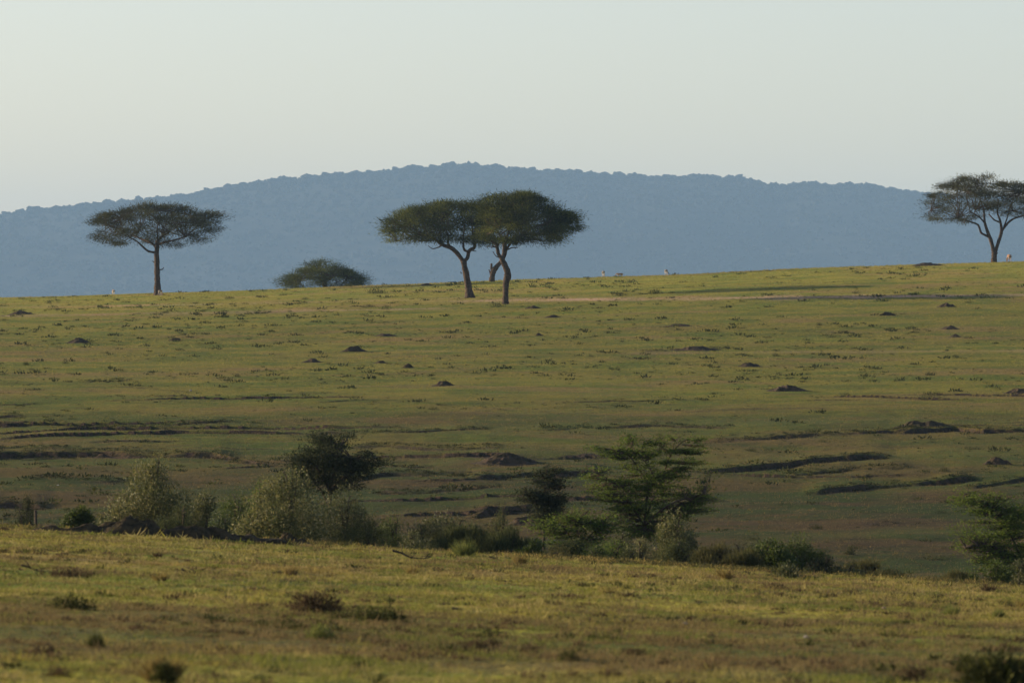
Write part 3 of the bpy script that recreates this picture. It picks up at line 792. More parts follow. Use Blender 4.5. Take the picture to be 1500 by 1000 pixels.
SH = [
 ('tall grey-leaved bush, leftmost of the large bushes at the gully edge', 222, 668, 129, 56, 'grey_leaf', 'broad', 6500, .085, 12),
 ('small dark bright-green bush left of the tall grey-leaved one', 118, 741, 127, 27, 'green_leaf', 'broad', 3000, .075, 6),
 ('mid green bush just right of the tall grey-leaved bush', 298, 716, 135, 36, 'olive_leaf', 'broad', 3800, .08, 8),
 ('dark bush in the gap between the two large grey-leaved bushes', 345, 718, 139, 38, 'green_leaf', 'fine', 4500, .07, 8),
 ('low dark bush at the foot of the tall grey-leaved bush', 165, 752, 131, 30, 'olive_leaf', 'fine', 2600, .07, 6),
 ('broad pale olive bush in front of the dark thorn tree', 420, 684, 124.5, 66, 'grey_leaf', 'broad', 8000, .08, 14),
 ('green sprays sticking up at the left shoulder of the pale olive bush', 378, 700, 131, 24, 'acacia_young', 'fine', 2200, .07, 6),
 ('dull green bush right of the broad pale olive bush', 500, 708, 127, 44, 'olive_leaf', 'fine', 6000, .075, 10),
 ('low shadowy green bush beneath the dull green one', 535, 752, 125, 40, 'blue_leaf', 'fine', 3600, .07, 8),
 ('low dark green bush between the dull green bush and the olive scrub', 575, 752, 134, 34, 'green_leaf', 'fine', 3000, .07, 7),
 ('pale olive scrub bush with a leafy tip, midway along the gully', 640, 748, 127, 46, 'olive_leaf', 'broad', 3800, .07, 9),
 ('blue-green reedy bush behind the yellow-green tussock', 682, 768, 124.5, 42, 'blue_leaf', 'reed', 3600, .07, 8),
 ('blue-green reedy bush right of the yellow-green tussock', 742, 772, 124, 40, 'blue_leaf', 'reed', 3600, .07, 8),
 ('small deep green bush below the small dark acacia', 782, 790, 122.5, 26, 'green_leaf', 'broad', 1800, .07, 6),
 ('green bush under the low thin-branched acacia', 838, 789, 123.5, 40, 'blue_leaf', 'fine', 3600, .07, 8),
 ('green bush at the left foot of the tall spreading acacia', 893, 788, 124, 36, 'acacia_young', 'fine', 3400, .07, 8),
 ('grey-leaved bush with pale shoots at the right foot of the tall spreading acacia', 985, 744, 124.5, 34, 'grey_leaf', 'broad', 3600, .075, 8),
 ('dark blue-green bush below the grey-leaved bush with pale shoots', 988, 788, 121.5, 30, 'blue_leaf', 'fine', 2600, .06, 7),
 ('small grey-green bush left of the dark blue-green one', 935, 787, 122.5, 28, 'grey_leaf', 'broad', 1900, .06, 7),
 ('feathery brownish bush right of the dark blue-green one', 1048, 796, 123, 38, 'fuzz_leaf', 'reed', 3000, .06, 8),
 ('rounded green bush on the right half of the gully edge', 1124, 788, 122, 40, 'green_leaf', 'broad', 4600, .075, 9),
 ('darker green bush behind the rounded green one', 1166, 780, 124, 42, 'green_leaf', 'fine', 5600, .075, 9),
 ('small black-green bush at the right end of the rounded ones', 1206, 812, 121.3, 28, 'dark_leaf', 'fine', 2200, .06, 6),
 ('thin feathery scrub at the right end of the gully bushes', 1268, 822, 122.5, 50, 'fuzz_leaf', 'reed', 2600, .06, 9),
 ('bright green leafy bush under the acacia at the right edge', 1452, 820, 122.5, 34, 'green_leaf', 'broad', 2200, .075, 7),
 ('dull bush at the right edge beside the bright green one', 1490, 818, 124.5, 30, 'olive_leaf', 'fine', 2600, .07, 7),
 ('loose grey-green scrub behind the yellow-green tussock in mid gully', 660, 752, 126, 40, 'olive_leaf', 'fine', 3200, .065, 8),
 ('loose olive scrub behind the reedy bush, below the wide smooth mound', 722, 758, 127, 38, 'fuzz_leaf', 'fine', 3000, .065, 8),
 ('low green scrub under the left branches of the tall spreading acacia', 905, 772, 126, 34, 'olive_leaf', 'fine', 2800, .065, 8),
 ('low dull scrub behind the feathery brownish bush', 1082, 792, 124, 36, 'olive_leaf', 'fine', 2600, .065, 8),
 ('thin brown scrub before the bright green leafy bush at right', 1400, 838, 121.5, 34, 'fuzz_leaf', 'reed', 1800, .055, 7),
 ('low olive scrub between the short bank and the reedy bushes', 600, 776, 121.5, 34, 'olive_leaf', 'fine', 2400, .06, 7),
 ('low pale scrub at the edge under the low thin-branched acacia', 812, 798, 120.8, 34, 'fuzz_leaf', 'fine', 2200, .06, 7),
 ('low green scrub at the edge left of the tall spreading acacia', 868, 796, 121, 34, 'green_leaf', 'fine', 2200, .06, 7),
 ('low brownish scrub between the feathery bush and the rounded green one', 1090, 806, 121, 34, 'fuzz_leaf', 'reed', 2200, .06, 7),
 ('thin low scrub right of the black-green bush', 1236, 822, 121.3, 32, 'olive_leaf', 'fine', 2000, .06, 7),
 ('low green scrub between the two left clumps of bushes', 262, 738, 126, 34, 'blue_leaf', 'fine', 2600, .065, 7),
 ('lone dark shrub on the valley side at the far left', 40, 722, 195, 13, 'weed', 'fine', 1500, .07, 5),
 ('low grey-green shrub on the valley side left of the small dark acacia', 736, 729, 190, 13, 'blue_leaf', 'fine', 1200, .07, 5),
]
for i, (lb, px, top, y, hw, mt, st, n, lf, lo) in enumerate(SH):
    shrub(lb, px, top, y, hw, mt, st, n, seed=100+i, leaf=lf, lobes=lo)

# dark round thorn tree above the bushes
umbrella('dark round-crowned thorn tree rising behind the broad pale olive bush', (485, 790), 140,
    [(485, 790, 4.2), (484, 745, 3.6), (483, 715, 3.2)],
    [[(483, 720, 2.6), (475, 700, 2.0), (462, 680, 1.4)], [(484, 716, 2.6), (490, 690, 2.0), (496, 660, 1.3)], [(484, 722, 2.4), (505, 700, 1.8), (530, 682, 1.2)], [(483, 716, 2), (478, 690, 1.6, .4), (478, 662, 1, .5)]],
    [(436, 676), (444, 662), (448, 650), (460, 640), (480, 636), (505, 632), (512, 640), (517, 655), (532, 660), (536, 668), (552, 664), (556, 674)],
    [(436, 690), (450, 705), (470, 718), (500, 714), (520, 706), (536, 694), (556, 680)],
    'dark_leaf', 10, 10, seed=51, kind='thorn_tree') if False else None

def thorn():
    rg = np.random.default_rng(52); y = 141.0; s = y/F; basep = (484, 790)
    bx = (basep[0]-750)*s; bz = Hs(bx, y)
    root = empty('thorn_tree', (bx, y, bz), 'dark round-crowned thorn tree rising behind the broad pale olive bush', 'tree')
    def loc(p, d=0.): return np.array([(p[0]-basep[0])*s, d, -(p[1]-500)*s-bz])
    T0 = [[(484, 815, 5), (484, 760, 3.8), (483, 718, 3.0)]]
    obj('trunk', tubes_mesh('trunk', [([loc(p) for p in T0[0]], [p[2]*s for p in T0[0]], 9)]), M['bark_dark'], root)
    limbs = [[(483, 722, 2.6), (474, 700, 2.0), (458, 676, 1.2)], [(483, 716, 2.6), (490, 690, 2.0), (498, 655, 1.1)], [(484, 722, 2.4), (505, 700, 1.8), (534, 680, 1.0), (548, 670, .7)],
             [(483, 718, 2.), (474, 688, 1.6, .4), (474, 652, 1, .5)], [(484, 745, 1.8), (472, 722, 1.6, .1), (458, 702, 1.2, .2)], [(484, 716, 2.), (510, 690, 1.5, -.4), (515, 670, 1, -.5)]]
    pa = []
    for L_ in limbs:
        lp = [loc(p, p[3] if len(p) > 3 else 0) for p in L_]; pa += lp
        obj('limb', tubes_mesh('limb', [(lp, [p[2]*s for p in L_], 7)]), M['bark_dark'], root)
    PA = np.array(pa)
    top = [(438, 668), (446, 652), (452, 640), (464, 635), (490, 631), (508, 633), (514, 645), (524, 655), (535, 662), (552, 665), (558, 675)]
    bot = [(438, 700), (452, 716), (480, 722), (516, 718), (532, 702), (544, 688), (558, 681)]
    parts = []; tubes = []
    for i in range(150):
        px = float(np.clip(rg.normal(490, 33), 438, 557)); t = np.interp(px, *zip(*top)); b = np.interp(px, *zip(*bot))
        dd = rg.uniform(-1, 1); mid = (t+b)/2; f = math.sqrt(max(.1, 1-dd*dd))
        row = mid+rg.uniform(-1, 1)*max(1, (b-t)/2*f+2*rg.uniform(-1, 1))
        c = loc((px, row), dd*.95); k = int(np.argmin(np.linalg.norm(PA-c, axis=1)))
        tubes.append(([PA[k], PA[k]*.5+c*.5+rg.normal(0, .05, 3), c], [.02, .013, .006], 4))
        n = int(rg.uniform(40, 200)); q = rg.standard_normal((n, 3))*[.14, .14, .045]
        out_ = unit(c-loc((490, 690)))
        D = unit(q*2+out_*.7+rg.standard_normal((n, 3))*.6)
        parts.append(leaves(c+q, D, rg.uniform(.04, .1, n), rg.uniform(.015, .03, n), np.clip(rg.uniform(0, .5)+rg.uniform(0, .4, n), 0, 1)))
    obj('branches', tubes_mesh('branches', tubes), M['bark_dark'], root)
    obj('crown', cat_mesh('crown', parts), M['dark_leaf'], root)
thorn()

# ------------------------------------------------------------------ earth mounds
def mound(label, px, row, wpx, hpx, kind='earth_mound', group='earth mounds on the slope', seed=1, mat='earth', lump=.25, y=None, deep=.75, skew=0., steep=1.0, cat='mound', fr=1.0):
    rg = np.random.default_rng(seed); x, y, z = place(px, row, y); s = y/F
    W = wpx*s/2*1.12; D = W*deep; Hh = hpx*s*.98
    nr, na = 26, 110
    r = np.linspace(0, 1, nr); a = np.linspace(0, 2*pi, na, endpoint=False)
    R_, A_ = np.meshgrid(r, a, indexing='ij')
    wob = 1+.12*np.sin(2*A_+seed)+.08*np.sin(5*A_+seed*2)
    X = R_*np.cos(A_)*W*wob; Yv = R_*np.sin(A_)*D*wob
    prof = (np.cos(np.clip(R_, 0, 1)*pi)*.5+.5)**steep
    lumpn = fbm(X/W*2.2*fr+seed*3, Yv/D*2.2, 1, 4, seed)
    fn = fbm(X*4+seed, Yv*4, 1, 3, seed+5)*.06
    Zl = Hh*prof*(1+lump*2*lumpn)+fn*1.8*np.clip(prof*3, 0, 1)*min(1, Hh*3)
    X = X+skew*W*prof
    gz = H(x+X, y+Yv)-z
    Z = gz+Zl-np.where(R_ > .9, .06*(R_-.9)*10, 0)
    V = np.stack([X, Yv, Z], -1).reshape(-1, 3)
    i = np.arange(nr*na).reshape(nr, na); j = np.roll(i, -1, 1)
    Fq = np.stack([i[:-1], j[:-1], j[1:], i[1:]], -1).reshape(-1, 4)
    Fq = Fq[:, ::-1]
    o = obj(kind, mesh_np(kind, V, Fq, 4, True), M[mat], loc=(x, y, z))
    tag(o, label, cat, group); return o

MOUNDS = [
 ('flat earth mound just below the ridge at the far left edge', 32, 461, 46, 5, .1),
 ('dark earth mound on the slope to the lower left of the left umbrella tree', 115, 502, 40, 7, .15),
 ('small flat earth mound below the left umbrella tree', 257, 499, 24, 4, .2),
 ('dark rounded earth mound on the slope between the dome bush and the big bushes', 518, 515, 38, 8, .12),
 ('low earth mound left of the dark rounded one and a little lower', 457, 531, 30, 6, .12),
 ('small low mound lower right of the dark rounded one', 558, 532, 22, 4, .15),
 ('small peaked mound between two bigger ones left of centre', 598, 539, 20, 6, .15),
 ('pointed dark earth mound alone in the middle of the slope', 649, 565, 38, 8, .12),
 ('thin low mound below the close pair, far up the slope', 565, 492, 36, 4, .15),
 ('small lumpy mound below the trunk of the nearest acacia', 790, 492, 14, 5, .35),
 ('tiny low mound right and below the nearest acacia', 809, 465, 24, 3.5, .1),
 ('low mound beside the foot of the nearest acacia', 781, 452, 24, 4, .1),
 ('wide thin mound at mid slope right of the close pair', 994, 478, 42, 4, .1),
 ('long dark low mound right of centre on the upper slope', 1018, 513, 78, 6, .3),
 ('low earth mound right of centre below the long dark one', 1098, 537, 44, 6, .15),
 ('broad smooth earth mound on the right half of the slope', 1153, 572, 62, 8, .1),
 ('small dark mound high on the right slope', 1300, 462, 24, 6, .15),
 ('small dark mound near the ridge at the right, under the open-crowned acacia', 1387, 450, 28, 6, .15),
 ('flat mound on the right slope, upper one of two stacked', 1392, 482, 28, 4, .15),
 ('flat mound on the right slope, lower one of two stacked', 1400, 494, 22, 4, .15),
 ('earth mound cut by the right edge of the photo', 1492, 577, 50, 8, .15),
 ('largest smooth brown mound on the lower slope left of the tall young acacia', 742, 683, 104, 15, .1),
 ('small rough mound low on the slope at the right', 1460, 681, 42, 10, .25),
 ('long flat mound on the skyline left of the open-crowned acacia', 1357, 389.5, 50, 4.5, .1),
 ('small flat mound on the skyline left of the close pair', 625, 418, 24, 3, .1),
 ('grassy lump beside the small dark acacia on the lower slope', 770, 768, 70, 13, .2),
]
for i, (lb, px, row, w, h_, lu) in enumerate(MOUNDS):
    mound(lb, px, row, w, h_, seed=10+i, lump=lu)
mound('rough mound of broken dark earth above the long step at the right', 1352, 628, 84, 8, seed=60, lump=.55, mat='earth_dark')
mound('long dark bank of turned earth at the near edge of the gully on the left', 240, 797, 320, 18, kind='earth_bank', group='banks at the gully edge', seed=71, mat='earth_dark', lump=.42, y=114, deep=.22, steep=.35, cat='bank', fr=3)
mound('short dark bank of earth under the broad pale olive bush', 425, 797, 66, 13, kind='earth_bank', group='banks at the gully edge', seed=72, mat='earth_dark', lump=.35, y=115, deep=.5, steep=.7, cat='bank', fr=2)

# ------------------------------------------------------------------ tussocks, weeds, stalks
def clump(label, px, row, wpx, hpx, mat, n=260, seed=1, kind='grass_tussock', group='tussocks in the near grass', cat='tussock', style='tuft', y=None, blade=None):
    rg = np.random.default_rng(seed); x, y, z = place(px, row, y); s = y/F
    lw = y < 125 and style != 'tuft'; W = wpx*s/2*(1.35 if lw else 1.15); Hh = hpx*s*(1.12 if lw else 1.1); n = int(n*(1.7 if y < 125 else 1))
    if style == 'tuft':
        r = rg.uniform(0, 1, n)**.6*.45*W; a = rg.uniform(0, 2*pi, n)
        P = np.stack([np.cos(a)*r, np.sin(a)*r, np.zeros(n)], -1)
        D = unit(np.stack([np.cos(a)*r/W*1.7, np.sin(a)*r/W*1.7, np.full(n, .9)], -1)+rg.standard_normal((n, 3))*[.28, .28, .1])
        az = 1+.35*np.sin(a*2+seed)+.25*np.sin(a*5+seed*1.7); D = unit(D+[rg.uniform(-.25, .35), 0, 0]); ln = Hh*rg.uniform(.35, 1.15, n)*az; wd = np.full(n, blade or max(.006, Hh*.035))
    else:
        q = unit(rg.standard_normal((n, 3)))*rg.uniform(0, 1, (n, 1))**.45; q[:, 2] = np.abs(q[:, 2])
        lump = 1+.3*np.sin(q[:, 0]*8+seed)*np.cos(q[:, 1]*7+seed)
        P = q*[W, W*.8, Hh*.85]*lump[:, None]
        D = unit(q+[0, 0, .4]+rg.standard_normal((n, 3))*.5)
        ln = rg.uniform(.12, .3, n)*max(Hh, W*.4); wd = ln*.28
    T = np.where(rg.uniform(0, 1, n) < .35, rg.uniform(.3, 1, n), rg.uniform(0, .25, n))
    V, Fq, TT = leaves(P, D, ln, wd, T)
    V[:, 2] += np.repeat(H(x+P[:, 0], y+P[:, 1])-z, 4)
    o = obj(kind, cat_mesh(kind, [(V, Fq, TT)]), M[mat], loc=(x, y, z-.01))
    return tag(o, label, cat, group)

WEEDS = [
 ('dark round shrub on the ridge right of the dome bush', 551, 430, 26, 9.5), ('low dark shrub by the foot of the nearest acacia', 730, 450, 20, 7),
 ('left one of two small dark shrubs left of the close pair', 541, 451, 18, 5.5), ('right one of two small dark shrubs left of the close pair', 566, 453, 18, 5.5),
 ('tiny shrub below the left umbrella tree', 242, 459, 11, 4.5), ('dark bushy shrub below the two white-rumped gazelles', 908, 434, 20, 8),
 ('peaked dark shrub right of the dark bushy one, below the third gazelle', 959, 431, 18, 8.5), ('small flat shrub right of the peaked dark one', 984, 430, 10, 3.5),
 ('small shrub on the ridge right of the left umbrella tree', 336, 438, 13, 4.5), ('small shrub on the ridge left of the dome bush', 414, 433, 11, 3.5), ('small shrub under the dome bush', 447, 439, 12, 4), 
 ('small shrub far up the slope between the left tree and the dome bush', 329, 465, 12, 5), ('shrub on the slope right of the nearest acacia', 803, 421, 12, 4),
 ('second little shrub right of the nearest acacia', 813, 425, 11, 4), ('wide low green shrub on the right slope below the broad mound', 1360, 583, 34, 8),
 ('small shrub on the right slope above the wide low green one', 1363, 550, 14, 6), ('tiny dark shrub at the far left of the mid slope', 38, 535, 8, 5),
 ('tiny dark shrub left of the low mounds', 347, 552, 10, 5), ('small shrub above the green strip left of centre', 637, 601, 14, 5),
 ('flat green shrub on the lower right slope', 1425, 659, 28, 5), ('small dark shrub low on the right slope', 1100, 663, 13, 5), ('small dark shrub on the lowest right step', 1384, 695, 14, 7),
 ('small low shrub at mid slope on the right', 1238, 579, 16, 4.5), ('tiny shrub on the upper right slope', 1136, 522, 12, 5), ('tiny round shrub on the right slope near the edge', 1400, 524, 10, 5),
 ('little shrub on the upper slope right of centre', 1200, 477, 8, 4.5), ('little shrub near the ridge at the right', 1254, 430, 12, 4), ('little shrub high on the right slope near the small mound', 1419, 444, 14, 4),
 ('little shrub at the left edge below the ridge', 6, 470, 14, 4), ('little shrub left of the low long scarp', 96, 533, 9, 4), ('dark little shrub in the valley at lower right', 1195, 775, 18, 8),
 ('low dark shrub at the bottom of the right valley', 1100, 790, 30, 7), ('low flat shrub in the valley near the right acacia', 1378, 752, 20, 5),
 ('low wide shrub in the valley before the right acacia', 1370, 820, 44, 8), ('small shrub on the near edge of the right valley', 1245, 812, 12, 10), ('small brown shrub in the right valley', 1250, 804, 18, 6),
]
for i, (lb, px, row, w, h_) in enumerate(WEEDS):
    clump(lb, px, row, w, h_, 'weed', n=420, seed=300+i, kind='low_shrub', group='low shrubs scattered on the slope', cat='shrub', style='leafy')

TUS = [
 ('wide dark clump with a brown tail, upper left of the near grass', 100, 846, 60, 15, 'tuft_brown', 'leafy', 900),
 ('dark green sprawling clump at the left, below the brown tailed one', 105, 893, 52, 22, 'tuft_dark', 'leafy', 800),
 ('small brown tuft near the top left of the near grass', 230, 816, 15, 8, 'tuft_brown', 'tuft', 220),
 ('brown-gold tuft left of centre, below the earth bank', 236, 851, 24, 12, 'tuft_straw', 'tuft', 320),
 ('round dark tuft at lower left', 140, 948, 19, 20, 'tuft_dark', 'leafy', 420),
 ('tall yellow-edged tuft at the bottom left', 236, 1000, 44, 34, 'tuft_straw', 'tuft', 1100),
 ('dark tuft inside the tall yellow-edged one at the bottom left', 240, 1003, 24, 34, 'tuft_dark', 'leafy', 420),
 ('straw tuft leaning right below the short bank', 424, 843, 24, 14, 'tuft_straw', 'tuft', 320),
 ('big dry brown clump left of centre in the near grass', 462, 898, 60, 30, 'tuft_brown', 'leafy', 900),
 ('dark low weeds at the foot of the big dry clump', 425, 922, 34, 14, 'tuft_dark', 'leafy', 420),
 ('green and dark tuft below the big dry clump', 470, 937, 32, 22, 'tuft_green', 'leafy', 520),
 ('dark spreading clump right of the big dry one', 556, 912, 64, 24, 'tuft_dark', 'leafy', 900),
 ('low dark fringe left of the dark spreading clump', 505, 905, 40, 12, 'tuft_dark', 'leafy', 500),
 ('tiny dark tuft at the top middle-left of the near grass', 500, 852, 10, 6, 'tuft_dark', 'leafy', 150),
 ('yellow tuft with dark heart, upper middle of the near grass', 605, 842, 17, 13, 'tuft_straw', 'tuft', 300),
 ('small green cushion right of the yellow tuft with dark heart', 683, 845, 20, 8, 'tuft_green', 'leafy', 300),
 ('flat dark mat of herbs below the small green cushion', 635, 859, 42, 7, 'tuft_dark', 'leafy', 400),
 ('orange-brown tuft standing at the gully edge in the middle', 760, 827, 15, 15, 'tuft_straw', 'tuft', 320),
 ('large yellow-green tussock at the gully edge left of the reedy bush', 682, 815, 32, 20, 'tuft_green', 'tuft', 520),
 ('dark flat cushion right of centre in the near grass', 865, 860, 30, 9, 'tuft_dark', 'leafy', 400),
 ('left one of two small dark cushions right of centre', 905, 859, 14, 10, 'tuft_dark', 'leafy', 260),
 ('right one of two small dark cushions right of centre', 918, 863, 13, 8, 'tuft_dark', 'leafy', 240),
 ('straw-coloured tuft below the two small dark cushions', 889, 873, 19, 12, 'tuft_straw', 'tuft', 300),
 ('paler thin tuft beside the straw-coloured one', 906, 874, 16, 10, 'tuft_straw', 'tuft', 200),
 ('yellow upright tuft near the gully edge right of the tall acacia', 1064, 850, 12, 18, 'tuft_straw', 'tuft', 240),
 ('small dark tuft below the yellow upright one', 1079, 864, 12, 10, 'tuft_dark', 'leafy', 240),
 ('green sprawling weed left of the yellow upright tuft', 1037, 862, 28, 12, 'tuft_green', 'leafy', 360),
 ('brownish low clump in front of the rounded green bush', 1136, 862, 34, 11, 'tuft_brown', 'leafy', 420),
 ('pale leggy weed standing before the rounded green bush', 1153, 848, 34, 24, 'olive_leaf', 'leafy', 500),
 ('low grey clump before the feathery scrub', 1248, 868, 24, 8, 'tuft_brown', 'leafy', 300),
 ('dark green clump at upper right of the near grass', 1305, 879, 30, 8, 'tuft_dark', 'leafy', 350),
 ('brown clump right of the dark green one at upper right', 1328, 889, 20, 9, 'tuft_brown', 'leafy', 300),
 ('yellow-green tuft with dark base at the right', 1394, 902, 26, 15, 'tuft_green', 'tuft', 400),
 ('small yellow tuft right of the one with dark base', 1461, 904, 18, 12, 'tuft_green', 'tuft', 320),
 ('grey-green cushion near the right edge', 1476, 888, 20, 9, 'tuft_dark', 'leafy', 320),
 ('yellow tuft cut by the right edge', 1498, 893, 18, 14, 'tuft_straw', 'tuft', 320),
 ('brown stalky tuft below the bright green leafy bush', 1447, 868, 15, 15, 'tuft_brown', 'tuft', 260),
 ('big dark blurred bush at the bottom right corner', 1462, 1006, 80, 48, 'tuft_dark', 'leafy', 1500),
 ('dark green tuft left of the big one in the bottom right corner', 1418, 988, 34, 30, 'tuft_dark', 'leafy', 600),
 ('brownish blurred tuft at the bottom right of centre', 1340, 998, 40, 24, 'tuft_brown', 'leafy', 500),
 ('dark tuft at the bottom middle, largest of a brown row', 832, 968, 26, 16, 'tuft_dark', 'leafy', 420),
 ('brown tuft in the trampled strip at bottom middle', 775, 955, 22, 14, 'tuft_brown', 'leafy', 400),
 ('reddish brown tuft at the left of the trampled strip', 698, 950, 24, 16, 'tuft_brown', 'leafy', 420),
 ('brown tuft beside the reddish one in the trampled strip', 722, 948, 22, 14, 'tuft_brown', 'leafy', 380),
 ('dark weeds in the lower middle of the near grass', 930, 960, 30, 14, 'tuft_brown', 'leafy', 420),
 ('blurred brown tuft at the bottom right of the middle', 895, 990, 34, 14, 'tuft_brown', 'leafy', 420),
 ('small brown clump left of the trampled strip', 560, 942, 18, 10, 'tuft_brown', 'leafy', 300),
 ('round green tuft low at left of centre', 630, 925, 12, 8, 'tuft_dark', 'leafy', 200),
 ('low dark weeds at the right of the near grass', 985, 937, 28, 9, 'tuft_brown', 'leafy', 320),
 ('dark little tuft beside the long twig at right', 1227, 897, 13, 5, 'tuft_dark', 'leafy', 200),
 ('small dark clod-like tuft right of centre', 1190, 897, 12, 5, 'tuft_brown', 'leafy', 180),
 ('small green tuft at the lower left corner', 86, 990, 30, 16, 'tuft_brown', 'leafy', 420),
 ('low brown cushion at the left of the bottom edge', 300, 985, 26, 10, 'tuft_green', 'leafy', 300),
]
for i, (lb, px, row, w, h_, mt, st, n) in enumerate(TUS):
    clump(lb, px, row, w, h_, mt, n=n, seed=400+i, style=st)

# ------------------------------------------------------------------ grass sward and weeds nobody could count
def sward():
    n = 190000
    ya = np.sqrt(RNG.uniform(38**2, 119.5**2, n))
    u = RNG.uniform(-.1005, .1005, n); x = u*ya
    z = H(x, ya)
    pn = fbm(x, ya, 1.1, 3, 501); brown = sstep(-0.05, .5, .75*fbm(x, ya/2.6, 2.4, 4, 79)+.75*fbm(x, ya, .45, 2, 503)+0.85*np.exp(-((ya-57)/9)**2)-0.08)
    keep = RNG.uniform(0, 1, n) < np.clip(.75+pn*.9, .25, 1)
    x, ya, z, pn, brown = x[keep], ya[keep], z[keep], pn[keep], brown[keep]
    m = len(x); B = 4
    fresh = sstep(.12, .5, fbm(x, ya/1.5, .9, 3, 506)+.12*RNG.standard_normal(m))
    brown = np.clip(brown+(RNG.uniform(0, 1, m) < .15)*RNG.uniform(.3, 1, m)+.8*sstep(.1, .5, fbm(x, ya, .8, 4, 507)), 0, 1)
    P = np.repeat(np.stack([x, ya, z-.004], -1), B, 0)
    P[:, :2] += RNG.normal(0, .03, (m*B, 2))
    D = unit(RNG.standard_normal((m*B, 3))*[.75, .75, .25]+[0.12, 0, .75])
    ln = np.repeat(RNG.uniform(.018, .06, m)*(1+1.1*pn+.8*np.clip(fbm(x, ya, .35, 2, 505), 0, 1)), B)*RNG.uniform(.6, 1.3, m*B)
    tall = np.repeat(RNG.uniform(0, 1, m) < .02, B); ln = np.where(tall, ln*2.6, ln)
    wd = RNG.uniform(.006, .014, m*B)*np.clip(P[:, 1]/75, .8, 1.6)
    T = np.repeat(np.clip(RNG.uniform(0, 1, m)**2+.9*fbm(x, ya, .5, 3, 504), 0, 1), B)
    V, Fq, TT = leaves(P, D, ln, wd, T)
    me = mesh_np('grass', V, Fq, 4, False, {'tint': TT, 'brown': np.repeat(np.repeat(brown, B), 4), 'fresh': np.repeat(np.repeat(fresh, B), 4)})
    o = obj('grass', me, M['grass'])
    tag(o, 'short yellow-green grass covering the near bank', 'grass', kind='stuff')
sward()

def far_weeds():
    n = 13000
    y = 165+RNG.uniform(0, 1, n)**.8*455; u = RNG.uniform(-.1, .1, n); x = u*y
    d = fbm(x, y, 22, 3, 601)+.5*fbm(x, y, 5, 2, 602)
    k = RNG.uniform(0, 1, n) < np.clip(.35+d*1.1, .03, 1); x, y = x[k], y[k]; z = H(x, y)
    m = len(x); B = 26
    sz = (.075+.34*RNG.uniform(0, 1, m)**6)*(y/350)**.35
    q = unit(RNG.standard_normal((m*B, 3))); q[:, 2] = np.abs(q[:, 2]); q *= RNG.uniform(.2, 1, (m*B, 1))
    S = np.repeat(sz, B)[:, None]
    P = np.repeat(np.stack([x, y, z], -1), B, 0)+q*S*[1.5, 1.2, .30]
    D = unit(q+[0, 0, .5]+RNG.standard_normal((m*B, 3))*.4)
    V, Fq, TT = leaves(P, D, S[:, 0]*RNG.uniform(.3, .7, m*B), S[:, 0]*.22, np.repeat(RNG.uniform(0, 1, m), B))
    o = obj('weeds', mesh_np('weeds', V, Fq, 4, False, {'tint': TT}), M['weed'])
    tag(o, 'countless small weeds speckling the far slope', 'weeds', kind='stuff')
far_weeds()

def spots(name, x, y, sz, flat, mat, label, B=26):
    z = H(x, y); m = len(x)
    q = unit(RNG.standard_normal((m*B, 3))); q[:, 2] = np.abs(q[:, 2]); q *= RNG.uniform(.2, 1, (m*B, 1))
    S = np.repeat(sz, B)[:, None]
    P = np.repeat(np.stack([x, y, z], -1), B, 0)+q*S*[1.5, 1.2, flat]
    D = unit(q+[0, 0, .5]+RNG.standard_normal((m*B, 3))*.5)
    V, Fq, TT = leaves(P, D, S[:, 0]*RNG.uniform(.35, .8, m*B), S[:, 0]*.18, np.repeat(RNG.uniform(0, 1, m), B)*RNG.uniform(.4, 1, m*B))
    tag(obj(name, mesh_np(name, V, Fq, 4, False, {'tint': TT}), M[mat]), label, name.replace('_', ' '), kind='stuff')
# shaggy growth hanging over the eroded steps
lx, ly = [], []
for pp, yv, hh in _SC:
    if hh < .1: continue
    k = int((pp[-1]-pp[0])*1.0); p_ = RNG.uniform(pp[0]-15, pp[-1]+15, k); y_ = np.interp(p_, pp, yv)+RNG.normal(.3, .9, k)
    lx.append((p_-750)/F*y_); ly.append(y_)
n_ = 26000; y_ = RNG.uniform(175, 340, n_); x_ = RNG.uniform(-.1, .1, n_)*y_
k_ = terr_soil(x_, y_) > .25; lx.append(x_[k_]); ly.append(y_[k_])
lx = np.concatenate(lx); ly = np.concatenate(ly)
spots('step_herbs', lx, ly, RNG.uniform(.04, .13, len(lx)), .45, 'step', 'shadow-dark shaggy herbs along the eroded steps of the slope', 16)
n_ = 10500; y_ = np.sqrt(RNG.uniform(40**2, 119**2, n_)); x_ = RNG.uniform(-.1, .1, n_)*y_
d_ = fbm(x_, y_, 2.2, 3, 611)+.45*np.exp(-((y_-56)/9)**2)
k_ = RNG.uniform(0, 1, n_) < np.clip(.12+d_*.9, .02, 1); x_, y_ = x_[k_], y_[k_]
h_ = len(x_)//2
spots('low_herbs', x_[:h_], y_[:h_], .02+.085*RNG.uniform(0, 1, h_)**3, .55, 'tuft_dark', 'small dark herbs sprinkled through the near grass', 40)
spots('dry_herbs', x_[h_:], y_[h_:], .02+.08*RNG.uniform(0, 1, len(x_)-h_)**2, .5, 'tuft_brown', 'small dry brown herbs sprinkled through the near grass', 40)

